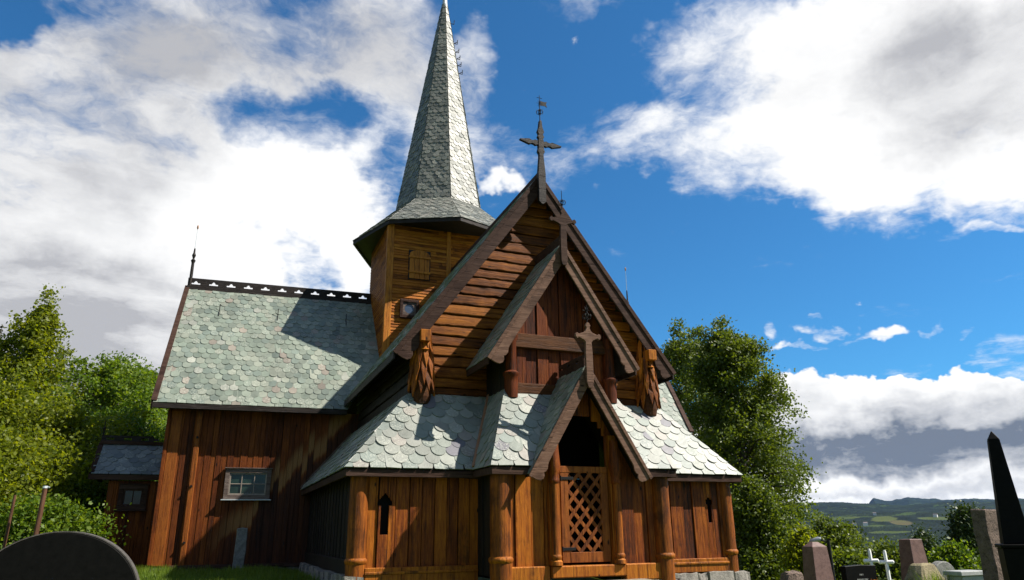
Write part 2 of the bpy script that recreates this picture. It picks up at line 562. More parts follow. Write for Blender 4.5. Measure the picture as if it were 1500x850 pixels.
def logs(mb, o, u, n, length, z0, z1, hmin, hmax, bulge=0.06, seed=0, half=None, rough=0.012, back=0.06):
    """stack of hewn logs; half(z) -> (s0, s1) limits along u at height z; long boards with a worn lower edge"""
    rnd = random.Random(seed)
    o, u, n = Vector(o), Vector(u), Vector(n)
    z = z0
    while z < z1 - 0.02:
        h = min(rnd.uniform(hmin, hmax), z1 - z)
        zm = z + h * 0.5
        s0, s1 = half(zm) if half else (0, length)
        if s1 - s0 < 0.06:
            z += h
            continue
        nn = max(2, int((s1 - s0) / 0.16))
        prof = [(-0.5, 0.0), (0.80, 0.015), (1.0, 0.10), (0.86, 0.5), (0.52, 0.90), (0.0, 0.975), (-back / bulge, 0.975), (-back / bulge, 0.0)]
        i0 = len(mb.v)
        ph = rnd.uniform(0, 9)
        for k in range(nn + 1):
            s = s0 + (s1 - s0) * k / nn
            jz = math.sin(s * 0.9 + ph) * 0.006 + math.sin(s * 5.1 + ph * 3) * 0.002 + rnd.gauss(0, rough * 0.35)
            jb = 1 + rnd.gauss(0, 0.06) + 0.06 * math.sin(s * 2.3 + ph * 2)
            bite = rnd.random() < 0.08
            for (d, t) in prof:
                dz = jz if t < 0.4 else jz * 0.4
                if bite and t < 0.3:
                    dz += 0.025
                p = o + u * s + n * (d * bulge * (jb if d > 0 else 1)) 
                mb.v.append((p.x, p.y, z + t * h + dz + 0.004))
        m_ = len(prof)
        for k in range(nn):
            for t in range(m_):
                t2 = (t + 1) % m_
                mb.f.append((i0 + k * m_ + t, i0 + (k + 1) * m_ + t, i0 + (k + 1) * m_ + t2, i0 + k * m_ + t2))
                mb.mi.append(0)
        mb.f.append(tuple(i0 + t for t in range(m_)))
        mb.f.append(tuple(i0 + nn * m_ + t for t in reversed(range(m_))))
        mb.mi += [0, 0]
        z += h


def barge(mb, sx, y, zp, w, zt, wd, th=0.05, scroll=True, y1=None):
    """one barge board of a gable in the plane y, on side sx, from the peak (0, zp) to the tip (w, zt)"""
    L = math.hypot(w, zp - zt)
    c, s = w / L, (zp - zt) / L

    def P(t, q, yy):
        return Vector((sx * (t * c - q * s), yy, zp - t * s - q * c))
    tan = s / c
    out = [(0, 0), (L, 0)]
    if scroll:
        e = wd
        out += [(L + 0.03, e * 0.35), (L + 0.02, e * 0.75), (L - 0.05 * e, e * 1.12), (L - 0.3 * e, e * 1.28), (L - 0.62 * e, e * 1.24),
                (L - 0.85 * e, e * 1.05), (L - 1.0 * e, e * 1.16), (L - 1.35 * e, e * 1.2), (L - 1.65 * e, e * 1.06), (L - 1.9 * e, e * 1.0)]
    else:
        out += [(L, wd)]
    out += [(wd * tan, wd)]
    mb.prism([P(t, q, y) for t, q in out], (0, -th, 0))
    # upper trim board, proud of the first
    tw = wd * 0.36
    out2 = [(0.0, -0.035), (L + 0.05, -0.035), (L + 0.05, tw - 0.035), (tw * tan, tw - 0.035)]
    mb.prism([P(t, q, y - th - 0.002) for t, q in out2], (0, -th * 0.55, 0))


def gable_soffit(mb, sx, y0, y1, zp, w, zt, drop=0.07, th=0.03):
    L = math.hypot(w, zp - zt)
    c, s = w / L, (zp - zt) / L

    def P(t, q, yy):
        return Vector((sx * (t * c - q * s), yy, zp - t * s - q * c))
    tan = s / c
    mb.prism([P(drop * tan, drop, y0), P(L - 0.02, drop, y0), P(L - 0.02, drop, y1), P(drop * tan, drop, y1)],
             P(0, drop + th, 0) - P(0, drop, 0), 1)


# ------------------------------------------------------------------ THE CHURCH
church = empty('stave_church', (0, 0, 0), 'brown wooden stave church with green-grey slate roofs and a pointed octagonal spire', 'church')
ZE, W, YU, ZU, U = 1.905, 4.843, 1.235, 3.69, 3.313
CB, CP = 2.159, 1.178            # centre bay eave half width and projection
CX, CY = 1.38, 0.06              # upper box of the centre bay
SL = (ZU - ZE) / YU

# --- stone footing
mb = MB()
rnd = random.Random(3)


def stones(mb, o, u, n, length, z0, z1, seed):
    rnd = random.Random(seed)
    o, u, n = Vector(o), Vector(u), Vector(n)
    s = 0
    while s < length:
        w = rnd.uniform(0.28, 0.75)
        w = min(w, length - s)
        h = z1 - rnd.uniform(0, 0.05)
        d = rnd.uniform(0.0, 0.07)
        a = o + u * (s + 0.012)
        ww = max(w - 0.024, 0.02)
        nx, nz = 4, 3
        i0 = len(mb.v)
        for iz in range(nz + 1):
            for ix in range(nx + 1):
                edge = ix in (0, nx) or iz in (0, nz)
                dd = d + rnd.uniform(-0.018, 0.018) - (0.035 if edge else 0)
                zz = z0 + (h - z0) * iz / nz + (rnd.uniform(-0.018, 0.018) if 0 < ix < nx or iz else 0)
                p = a + u * (ww * ix / nx + (rnd.uniform(-0.012, 0.012) if 0 < ix < nx else 0)) + n * dd
                mb.v.append((p.x, p.y, zz))
        for iz in range(nz):
            for ix in range(nx):
                k = i0 + iz * (nx + 1) + ix
                mb.f.append((k, k + 1, k + nx + 2, k + nx + 1))
                mb.mi.append(0)
        # top and back
        t0 = i0 + nz * (nx + 1)
        j = len(mb.v)
        for ix in range(nx + 1):
            p = Vector(mb.v[t0 + ix]) - n * 0.35
            mb.v.append((p.x, p.y, h - 0.01))
        for ix in range(nx):
            mb.f.append((t0 + ix, t0 + ix + 1, j + ix + 1, j + ix))
            mb.mi.append(0)
        for (side) in (0, nx):
            p0 = i0 + side
            col = [i0 + iz * (nx + 1) + side for iz in range(nz + 1)]
            b = Vector(mb.v[i0 + side]) - n * 0.35
            mb.v.append((b.x, b.y, z0))
            mb.f.append(tuple(col + [j + side, len(mb.v) - 1]))
            mb.mi.append(0)
        s += w


for args in (((-4.72, 0.10, 0), (1, 0, 0), (0, -1, 0), 2.75, -0.9, -0.30, 1), ((2.0, 0.10, 0), (1, 0, 0), (0, -1, 0), 2.85, -0.9, -0.29, 2),
             ((-2.15, -1.02, 0), (1, 0, 0), (0, -1, 0), 4.3, -0.9, -0.32, 3), ((-4.74, 8.3, 0), (0, -1, 0), (-1, 0, 0), 8.2, -0.9, -0.14, 4),
             ((4.85, 0.1, 0), (0, 1, 0), (1, 0, 0), 8.0, -0.9, -0.29, 5)):
    mb = MB()
    stones(mb, *args)
    mb.build('foundation', 'field_stone', church, bevel=0.012)
TY = -0.052
tu = Vector((math.cos(TY), math.sin(TY), 0))     # along the transept
tn = Vector((math.sin(TY), -math.cos(TY), 0))    # towards the viewer
T0 = Vector((-9.224, 8.218, 0))                  # transept eave corner on plan


def TP(s, d, z):
    """transept frame: s along eave from its west end, d backwards from the eave, z"""
    p = T0 + tu * s - tn * d
    return Vector((p.x, p.y, z))


mb = MB()
stones(mb, TP(0.40, 0.46, 0), tu, tn, 5.3, -0.9, -0.17, 6)
mb.build('foundation', 'field_stone', church, bevel=0.012)

# --- nave west gable of logs
NY = 1.32
mb = MB()
zp, gw, zt = 9.76, 3.758, 4.614
gs = (zp - zt) / gw


def half_w(z):
    h = min(3.2, (zp - 0.12 - z) / gs - 0.05)
    return (3.2 - h, 3.2 + h)


logs(mb, (-3.2, NY, 0), (1, 0, 0), (0, -1, 0), 6.4, 3.35, 9.6, 0.235, 0.30, 0.052, 11, half_w, 0.018)
mb.build('gable_wall', 'log_wood', church)
mb = MB()
mb.prism([(-3.15, NY + 0.07, 3.3), (3.15, NY + 0.07, 3.3), (3.15, NY + 0.07, 5.2), (0, NY + 0.07, 9.5), (-3.15, NY + 0.07, 5.2)], (0, 0.05, 0))
mb.build('gable_lining', 'void_black', church)
for sx in (-1, 1):
    mb = MB()
    logs(mb, (sx * 3.22, 1.5, 0), (0, 1, 0), (sx, 0, 0), 7.2, 3.2, 5.2, 0.24, 0.30, 0.05, 12 + sx, None, 0.010)
    nw_ = mb.build('nave_wall', 'tarred_log', church)
    mb = MB()
    mb.box(sx * 3.13 - 0.03, sx * 3.13 + 0.03, 1.5, 8.9, 3.1, 5.3)
    mb.build('wall_lining', 'void_black', nw_)

# carved corner posts hung with pointed staves
for sx in (-1, 1):
    mb = MB()
    rnd = random.Random(20 + sx)
    px, py = sx * 3.05, 1.16
    mb.lathe(px, py, [(0.19, 3.45), (0.225, 3.62), (0.235, 3.9), (0.20, 4.5), (0.14, 4.9), (0.10, 5.35)], 16, 0)
    core_mb = mb
    mb = MB()
    rows = [(3.66, 4.28, 0.262, 10), (3.92, 4.60, 0.252, 10), (4.28, 4.98, 0.222, 9), (4.66, 5.45, 0.175, 8)]
    for ri, (za, zb, rr, nn) in enumerate(rows):
        for k in range(nn):
            an = 2 * math.pi * (k + 0.5 * (ri % 2)) / nn + rnd.uniform(-0.09, 0.09)
            ca, sa = math.cos(an), math.sin(an)
            t = Vector((-sa, ca, 0))
            nrm = Vector((ca, sa, 0))
            hw = math.pi * rr / nn * rnd.uniform(0.76, 0.88)
            b0 = Vector((px, py, 0)) + nrm * (rr + 0.030 + rnd.uniform(-0.008, 0.010))
            b1 = Vector((px, py, 0)) + nrm * (rr * 0.80 - 0.03)
            za2, zb2 = za + rnd.uniform(-0.10, 0.08), zb + rnd.uniform(-0.05, 0.05)
            zmid = za2 + (zb2 - za2) * rnd.uniform(0.42, 0.58)
            bm = b0.lerp(b1, 0.35)
            pts = [Vector((b0.x, b0.y, za2)), bm + t * hw + Vector((0, 0, zmid)), b1 + t * hw * 0.9 + Vector((0, 0, zb2)),
                   b1 - t * hw * 0.9 + Vector((0, 0, zb2)), bm - t * hw + Vector((0, 0, zmid))]
            mb.prism(pts, nrm * 0.045)
    post = mb.build('corner_post', 'post_wood', church, bevel=0.004)
    core_mb.build('core', 'dark_log', post)
    mb = MB()
    mb.box(px - 0.12 + sx * 0.02, px + 0.12 + sx * 0.02, py - 0.36, py + 0.1, 4.88, 5.16)
    mb.prism([(px - 0.09, py - 0.30, 4.70), (px + 0.09, py - 0.30, 4.70), (px + 0.11, py - 0.02, 4.875), (px - 0.11, py - 0.02, 4.875)], (0, 0.14, 0.0))
    mb.build('bracket', 'post_wood', post, bevel=0.012)

# --- nave roof
for sx in (-1, 1):
    mb = MB()
    P0, P1 = (sx * gw, 0.97, zt), (sx * gw, 8.05 if sx < 0 else 7.3, zt)
    slates(mb, [P0, P1, (sx * 2.4, 9.6, zp - 2.4 * gs), (0, 9.6, zp), (0, 0.97, zp)], 0.37, 0.27, seed=31 + sx)
    gable_soffit(mb, sx, 0.97, 9.0, zp, gw, zt, 0.055, 0.03)
    nroof = mb.build('nave_roof', ['slate_green', 'dark_board'], church)
    mb = MB()
    barge(mb, sx, 0.955, zp, gw, zt, 0.31, 0.05)
    mb.build('bargeboard', 'brown_board', nroof, bevel=0.008)
    mb = MB()
    mb.box(min(sx * (gw - 0.02), sx * (gw + 0.02)), max(sx * (gw - 0.02), sx * (gw + 0.02)), 0.96, 8.0 if sx < 0 else 7.2, zt - 0.18, zt)
    mb.build('eave_board', 'dark_board', nroof, bevel=0.006)
mb = MB()
mb.box(-0.06, 0.06, 0.98, 9.2, zp - 0.05, zp + 0.10)
mb.build('ridge_board', 'brown_board', nroof)


def weather_iron(mb, x, y, z0, z1, vane=False, star=False, r=0.012):
    mb.tube([(x, y, z0), (x, y, z1)], [r, r * 0.6], 6)
    zc = z0 + (z1 - z0) * 0.42
    for k in range(4):                       # scrolled collar
        an = math.pi * k / 4
        pts = []
        for s in range(9):
            a2 = 2 * math.pi * s / 8
            pts.append((x + math.cos(an) * (0.05 + 0.05 * math.cos(a2)), y + math.sin(an) * (0.05 + 0.05 * math.cos(a2)), zc + 0.06 * math.sin(a2)))
            
        mb.tube(pts, 0.007, 5)
        pts = [(2 * x - p[0], 2 * y - p[1], p[2]) for p in pts]
        mb.tube(pts, 0.007, 5)
    if star:
        zs = z0 + (z1 - z0) * 0.72
        for k in range(6):
            an = math.pi * 2 * k / 6
            mb.tube([(x, y, zs), (x + math.cos(an) * 0.10, y, zs + math.sin(an) * 0.10)], [0.008, 0.004], 5)
            mb.tube([(x, y, zs), (x, y + math.cos(an) * 0.10, zs + math.sin(an) * 0.10)], [0.008, 0.004], 5)
    if vane:
        zv = z1 - 0.24
        mb.prism([(x + 0.03, y, zv - 0.07), (x + 0.17, y, zv - 0.07), (x + 0.23, y, zv - 0.10), (x + 0.20, y, zv), (x + 0.23, y, zv + 0.08), (x + 0.17, y, zv + 0.06), (x + 0.03, y, zv + 0.07)], (0, 0.012, 0))
        mb.tube([(x - 0.08, y, z1 - 0.08), (x + 0.08, y, z1 - 0.08)], 0.008, 5)


def cross_finial(name, y, z0, zc, zt_, arm, wd, mat, style, parent):
    """carved gable cross on a post"""
    mb = MB()
    if style == 'carved':      # tall post, spear shaped arms
        prof = [(-0.5, z0), (-0.55, z0 + 0.06)]
        out = [(0.02, z0), (wd, z0 + 0.08), (wd, z0 + 0.55), (wd * 1.05, z0 + 0.9), (wd * 0.62, zc - 0.42), (wd * 0.62, zc - 0.33), (wd * 1.0, zc - 0.26),
               (wd * 0.75, zc - 0.15), (wd * 0.8, zc - 0.05), (wd * 0.8, zc + 0.06), (wd * 0.6, zc + 0.14), (wd * 0.95, zc + 0.20), (wd * 0.6, zc + 0.27),
               (wd * 0.95, zc + 0.36), (wd * 0.5, zc + 0.5), (0.03, zt_)]
        pts = [(x, y, z) for x, z in out] + [(-x, y, z) for x, z in reversed(out)]
        mb.prism(pts, (0, 0.11, 0))
        for s in (-1, 1):
            o2 = [(0.06, -0.05), (0.16, -0.09), (0.21, -0.06), (0.27, -0.05), (0.34, -0.085), (arm, 0.0), (arm, 0.03), (0.34, 0.085), (0.27, 0.05), (0.21, 0.06), (0.16, 0.09), (0.06, 0.05)]
            mb.prism([(s * a, y + 0.012, zc + b) for a, b in o2], (0, 0.085, 0))
    elif style == 'flat':      # broad board cross
        a = arm
        o2 = [(wd * 0.55, z0), (wd, z0 + 0.12), (wd, zc - 0.35), (wd * 0.85, zc - 0.14), (a * 0.35, zc - 0.09), (a * 0.75, zc - 0.035), (a * 0.86, zc - 0.07), (a, zc - 0.02),
              (a, zc + 0.035), (a * 0.86, zc + 0.075), (a * 0.75, zc + 0.04), (a * 0.35, zc + 0.085), (wd * 0.8, zc + 0.12), (wd * 0.4, zt_ - 0.12), (wd * 0.75, zt_ - 0.07), (wd * 0.35, zt_)]
        mb.prism([(x, y, z) for x, z in o2] + [(-x, y, z) for x, z in reversed(o2)], (0, 0.07, 0))
    return mb.build(name, mat, parent, bevel=0.008)


fin = cross_finial('gable_cross', 0.76, 8.86, 10.69, 11.4, 0.62, 0.105, 'dark_board', 'carved', church)
mb = MB()
weather_iron(mb, 0.0, 0.81, 11.3, 12.22, True, True, 0.014)
mb.build('weather_vane', 'iron', fin)

# --- middle gable (upper tier of the entrance bay)
ym, zm, mw, zmt = -0.246, 7.30, 1.899, 4.348
ms = (zm - zmt) / mw
mb = MB()
planks(mb, (-CX, CY, 0), (1, 0, 0), (0, -1, 0), 2 * CX, 3.55, 7, 0.22, 0.34, 0.05, 0.012, 0.03, 41, top=lambda s: zm - 0.15 - abs(s - CX) * ms)
uw = mb.build('upper_gable_wall', 'red_wood', church, bevel=0.008)
mb = MB()
mb.prism([(-1.33, CY + 0.06, 3.5), (1.33, CY + 0.06, 3.5), (1.33, CY + 0.06, 5.0), (0, CY + 0.06, 7.0), (-1.33, CY + 0.06, 5.0)], (0, 0.04, 0))
mb.build('wall_lining', 'void_black', uw)
for sx in (-1, 1):
    mb = MB()
    planks(mb, (sx * CX, CY, 0), (0, 1, 0), (sx, 0, 0), 1.3, 3.55, 5.05, 0.25, 0.35, 0.05, 0.012, 0.02, 42)
    mb.build('upper_side_wall', 'tarred_wood', church, bevel=0.007)
mb = MB()
mb.box(-1.22, 1.22, CY - 0.13, CY - 0.02, 4.68, 5.02)
mb.build('cross_beam', 'dark_log', uw, bevel=0.015)
mb = MB()
mb.box(-1.22, 1.22, CY - 0.10, CY - 0.015, 3.60, 3.86)
mb.build('cross_beam', 'dark_log', uw, bevel=0.015)
for sx in (-1, 1):
    mb = MB()
    mb.lathe(sx * 1.27, CY - 0.08, [(0.15, 3.5), (0.155, 3.85), (0.16, 3.98), (0.19, 4.02), (0.19, 4.07), (0.13, 4.12), (0.125, 4.8), (0.17, 4.9), (0.17, 5.05)], 18)
    mb.build('gable_post', 'red_wood', uw, smooth=True)
for sx in (-1, 1):
    mb = MB()
    slates(mb, [(sx * mw, ym, zmt), (sx * mw, NY + 0.05, zmt), (0, NY + 0.05, zm), (0, ym, zm)], 0.30, 0.20, seed=50 + sx)
    gable_soffit(mb, sx, ym + 0.005, NY, zm, mw, zmt, 0.055, 0.03)
    mroof = mb.build('upper_gable_roof', ['slate_green', 'dark_board'], church)
    mb = MB()
    mb.box(min(sx * (mw - 0.03), sx * (mw + 0.015)), max(sx * (mw - 0.03), sx * (mw + 0.015)), ym + 0.02, NY, zmt - 0.15, zmt - 0.002)
    mb.build('eave_board', 'brown_board', mroof, bevel=0.006)
    mb = MB()
    barge(mb, sx, ym - 0.01, zm, mw, zmt, 0.26, 0.05)
    mb.build('bargeboard', 'worn_board', mroof, bevel=0.008)
mb = MB()
mb.box(-0.05, 0.05, ym, NY, zm - 0.03, zm + 0.24)
mb.build('ridge_board', 'brown_board', mroof, bevel=0.01)
fin = cross_finial('gable_cross', ym - 0.16, 6.72, 7.90, 8.2, 0.36, 0.085, 'brown_board', 'flat', church)
mb = MB()
weather_iron(mb, 0.0, ym - 0.12, 8.15, 8.72, False, False)
mb.build('finial_iron', 'iron', fin)

# --- aisle and centre bay roofs (steep skirts of slate)
for sx in (-1, 1):
    def bx(x0, x1, y0, y1, z0, z1):
        mb.box(min(sx * x0, sx * x1), max(sx * x0, sx * x1), y0, y1, z0, z1)
    mb = MB()
    slates(mb, [(sx * (W + 0.035), 0, ZE), (sx * CB, 0, ZE), (sx * CX, YU, ZU), (sx * (U + 0.035), YU, ZU)], 0.335, 0.225, 0.018, seed=60 + sx, overhang=0.008)
    slates(mb, [(sx * W, 0, ZE), (sx * W, 8.35 if sx < 0 else 7.0, ZE), (sx * U, 8.3 if sx < 0 else 7.0, ZU), (sx * U, YU, ZU)], 0.335, 0.225, 0.018, seed=63 + sx, overhang=0.008)
    ar = mb.build('aisle_roof', ['slate_pale', 'dark_board'], church)
    mb = MB()
    slates(mb, [(sx * CB, -CP, ZE), (sx * CB, 0, ZE), (sx * CX, YU, ZU), (sx * CX, CY, ZU)], 0.30, 0.225, 0.016, seed=66 + sx, overhang=0.008)
    slates(mb, [(sx * (CB + 0.035), -CP, ZE), (sx * 1.285, -CP, ZE), (sx * 0.23, CY, ZU), (sx * (CX + 0.035), CY, ZU)], 0.335, 0.225, 0.018, seed=69 + sx, overhang=0.008)
    pr_ = mb.build('porch_roof', ['slate_pale', 'dark_board'], church)
    mb = MB()
    bx(W + 0.005, CB + 0.0, 0.0, 0.06, ZE - 0.165, ZE - 0.02)
    bx(W - 0.055, W + 0.005, 0.062, 8.35 if sx < 0 else 7.0, ZE - 0.165, ZE - 0.02)
    bx(W - 0.06, CB - 0.1, 0.062, 0.30, ZE - 0.10, ZE - 0.07)
    bx(CB + 0.12, CB - 0.30, 0.061, 0.32, ZE - 0.16, ZE - 0.02)
    bx(CB + 0.055, CB - 0.05, -0.022, 0.08, ZE - 0.10, ZE + 0.018)
    mb.build('eave_board', 'brown_board', ar, bevel=0.008)
    mb = MB()
    bx(CB + 0.005, 1.30, -CP, -CP + 0.06, ZE - 0.165, ZE - 0.02)
    bx(CB - 0.055, CB + 0.005, -CP + 0.062, -0.002, ZE - 0.165, ZE - 0.02)
    bx(CB - 0.06, 1.3, -CP + 0.062, -0.8, ZE - 0.10, ZE - 0.07)
    mb.build('eave_board', 'brown_board', pr_, bevel=0.008)
    mb = MB()
    a = Vector((sx * CB, -0.02, ZE + 0.0))
    b = Vector((sx * CX, YU - 0.02, ZU + 0.0))
    mb.obox(a + Vector((-sx * 0.02, -0.035, 0.05)), b - a, Vector((sx * -0.012, -0.06, 0.02)), Vector((sx * 0.07, 0.0, 0.02)))
    mb.build('valley_flashing', 'copper_strip', ar)
    if sx < 0:     # board where the aisle roof runs into the transept wall
        mb = MB()
        mb.obox((sx * (W + 0.02), 8.30, ZE + 0.03), (W - U - 0.1, 0, (ZU - ZE) * (W - U - 0.1) / (W - U)), (0, 0.06, 0), (-0.02, 0, 0.07))
        mb.build('wall_flashing', 'frame_wood', ar)

# --- portal gable
yp, zpp, pw, zpt = -1.285, 4.05, 1.388, 1.734
ps = (zpp - zpt) / pw
for sx in (-1, 1):
    mb = MB()
    # trapezoid: verge, eave, line where it meets the slate skirt, ridge
    slates(mb, [(sx * pw, yp, zpt), (sx * pw, -CP - 0.06, zpt), (sx * 0.21, CY - 0.0, zpp - 0.21 * ps), (0, CY, zpp), (0, yp, zpp)], 0.26, 0.19, 0.015, seed=80 + sx, overhang=0.0)
    gable_soffit(mb, sx, yp + 0.005, -0.2, zpp, pw, zpt, 0.055, 0.03)
    proof = mb.build('portal_roof', ['slate_green', 'dark_board'], church)
    mb = MB()
    barge(mb, sx, yp - 0.01, zpp, pw, zpt, 0.22, 0.045)
    mb.build('bargeboard', 'worn_board', proof, bevel=0.008)
mb = MB()
# crest board with pierced holes
y = yp + 0.02
while y < CY - 0.1:
    y2 = min(y + 0.42, CY)
    mb.box(-0.045, 0.045, y, y2, zpp - 0.03, zpp + 0.14)
    mb.box(-0.045, 0.045, y, y2 - 0.16, zpp + 0.14, zpp + 0.20)
    mb.box(-0.045, 0.045, y, y2, zpp + 0.20, zpp + 0.27)
    y = y2
mb.build('ridge_crest', 'brown_board', proof)
fin = cross_finial('gable_cross', yp - 0.16, 3.55, 4.69, 5.0, 0.31, 0.085, 'worn_board', 'flat', church)
mb = MB()
weather_iron(mb, 0.0, yp - 0.12, 4.95, 5.42, False, True)
mb.build('finial_iron', 'iron', fin)

# --- aisle walls of upright planks with sills and slit windows
WY = 0.27
for (x0, ln, wa, wb, sd, hl, bx0, bx1) in (
        (-4.42, 2.5, 0.24, 0.36, 101, [(0.36, 0.53, 0.62, 1.19), (0.295, 0.595, 1.19, 1.255), (0.305, 0.585, 1.255, 1.285), (0.325, 0.565, 1.285, 1.315), (0.35, 0.54, 1.315, 1.345), (0.375, 0.515, 1.345, 1.375), (0.40, 0.49, 1.375, 1.40), (0.425, 0.465, 1.40, 1.43)], -4.34, -1.98),
        (1.95, 2.47, 0.26, 0.42, 102, [(2.00, 2.11, 0.80, 1.22), (1.96, 2.15, 1.221, 1.34), (2.01, 2.10, 1.341, 1.38)], 2.02, 4.36)):
    mb = MB()
    planks(mb, (x0, WY, 0), (1, 0, 0), (0, -1, 0), ln, -0.02, 1.85, wa, wb, 0.05, 0.016, 0.026, sd, holes=hl)
    aw = mb.build('aisle_wall', 'plank_wood', church, bevel=0.009)
    mb = MB()
    mb.box(bx0, bx1, 0.36, 0.40, -0.3, 1.9)
    mb.build('wall_lining', 'void_black', aw)
    mb = MB()
    mb.box(bx0, bx1, WY - 0.10, WY + 0.08, -0.30, 0.0)
    mb.box(bx0, bx1, WY - 0.125, WY - 0.102, -0.13, -0.075)
    mb.build('sill_beam', 'column_wood', aw, bevel=0.02)
for (x0, nx_, ln, z0_, mt, sd, lb) in ((-4.52, -1, 7.95, 0.05, 'tarred_wood', 103, 'black tarred plank wall along the aisle'), (4.52, 1, 6.6, -0.02, 'plank_wood', 104, None)):
    mb = MB()
    planks(mb, (x0, 0.45, 0), (0, 1, 0), (nx_, 0, 0), ln, z0_, 1.85, 0.20, 0.30, 0.05, 0.012, 0.022, sd)
    aws = mb.build('aisle_wall', mt, church, bevel=0.007, label=lb)
    mb = MB()
    mb.obox((x0 - 0.08 * (1 if nx_ < 0 else -1), 0.5, -0.16), (0, ln - 0.05, 0), (-nx_ * 0.2, 0, 0), (0, 0, 0.30 if nx_ < 0 else 0.12))
    mb.build('sill_beam', mt, aws, bevel=0.015)
    mb = MB()
    mb.box(x0 - nx_ * 0.12, x0 - nx_ * 0.10, 0.5, ln + 0.3, -0.1, 1.85)
    mb.build('wall_lining', 'void_black', aws)
for (x0, x1, y0, y1, z0, z1) in ((-1.72, -0.86, -1.0, -0.75, -0.33, -0.01), (0.86, 1.72, -1.0, -0.75, -0.33, -0.01), (-0.84, 0.84, -1.06, -0.70, -0.24, -0.012)):
    mb = MB()
    mb.box(x0, x1, y0, y1, z0, z1)
    mb.build('sill_beam' if x1 - x0 < 1 else 'threshold', 'column_wood', church, bevel=0.02)

# --- centre bay walls
PY = -0.87


def portal_top(s):
    x = s - 1.9
    return 1.85 if abs(x) > 1.22 else zpp - 0.10 - abs(x) * ps


mb = MB()
hl = [(1.9 - 0.55, 1.9 + 0.57, -1, 2.62), (1.9 - 0.50, 1.9 + 0.52, 2.6, 2.78), (1.9 - 0.40, 1.9 + 0.42, 2.77, 2.92), (1.9 - 0.25, 1.9 + 0.27, 2.91, 3.03)]
planks(mb, (-1.9, PY, 0), (1, 0, 0), (0, -1, 0), 3.8, -0.02, 3, 0.24, 0.36, 0.05, 0.016, 0.026, 111, top=portal_top, holes=hl)
pwall = mb.build('porch_wall', 'plank_wood', church, bevel=0.007)
for sx in (-1, 1):
    mb = MB()
    planks(mb, (sx * 1.93, PY, 0), (0, 1, 0), (sx, 0, 0), 1.15, -0.2, 1.85, 0.24, 0.33, 0.05, 0.012, 0.02, 113)
    mb.build('porch_return_wall', 'tarred_wood', church, bevel=0.007)
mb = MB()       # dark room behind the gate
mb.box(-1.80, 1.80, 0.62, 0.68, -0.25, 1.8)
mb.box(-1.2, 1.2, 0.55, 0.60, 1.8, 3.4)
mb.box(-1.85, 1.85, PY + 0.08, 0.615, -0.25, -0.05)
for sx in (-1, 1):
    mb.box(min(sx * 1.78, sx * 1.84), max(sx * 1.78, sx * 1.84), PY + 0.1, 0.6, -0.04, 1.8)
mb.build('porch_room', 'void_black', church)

# columns with collars
cols = [(-1.877, -0.90, 0.215, 'a'), (1.877, -0.90, 0.195, 'b'), (-4.50, 0.31, 0.195, 'c'), (4.50, 0.31, 0.18, 'd')]
for k, (x, y, r, _) in enumerate(cols):
    mb = MB()
    rnd = random.Random(120 + k)
    prof = [(r * 1.02, -0.36)]
    for z in np.linspace(-0.3, 0.06, 4):
        prof.append((r * rnd.uniform(0.99, 1.03), z))
    prof += [(r * 1.02, 0.10)]
    for z in np.linspace(0.2, 1.85, 9):
        prof.append((r * rnd.uniform(0.965, 1.0), z))
    mb.lathe(x, y, prof, 26, 0, 0.003)
    c = mb.build('column', 'column_wood', church, smooth=True)
    mb = MB()
    mb.lathe(x, y, [(r * 1.0, 0.06), (r * 1.10, 0.085), (r * 1.16, 0.12), (r * 1.15, 0.15), (r * 1.05, 0.175), (r * 0.98, 0.19)], 26)
    mb.build('collar', 'column_wood', c, smooth=True)

# portal posts
for sx in (-1, 1):
    mb = MB()
    x0, x1 = 0.60, 0.845
    mb.box(min(sx * x0, sx * x1), max(sx * x0, sx * x1), PY - 0.12, PY + 0.02, 0.0, 2.62)
    mb.lathe(sx * 0.725, PY - 0.13, [(0.10, 0.20), (0.095, 0.26), (0.095, 1.58), (0.10, 1.62)], 14)
    pp = mb.build('portal_post', 'column_wood', pwall, smooth=True)
    mb = MB()
    mb.lathe(sx * 0.725, PY - 0.13, [(0.135, 0.0), (0.13, 0.07), (0.10, 0.10), (0.12, 0.14), (0.12, 0.175), (0.095, 0.21)], 14)
    mb.build('moulded_base', 'column_wood', pp, smooth=True)
    mb = MB()
    mb.lathe(sx * 0.725, PY - 0.13, [(0.095, 1.58), (0.115, 1.61), (0.115, 1.66), (0.10, 1.70), (0.12, 1.80), (0.14, 1.95), (0.12, 2.2), (0.10, 2.5)], 14)
    mb.build('capital', 'plank_wood', pp, smooth=True)

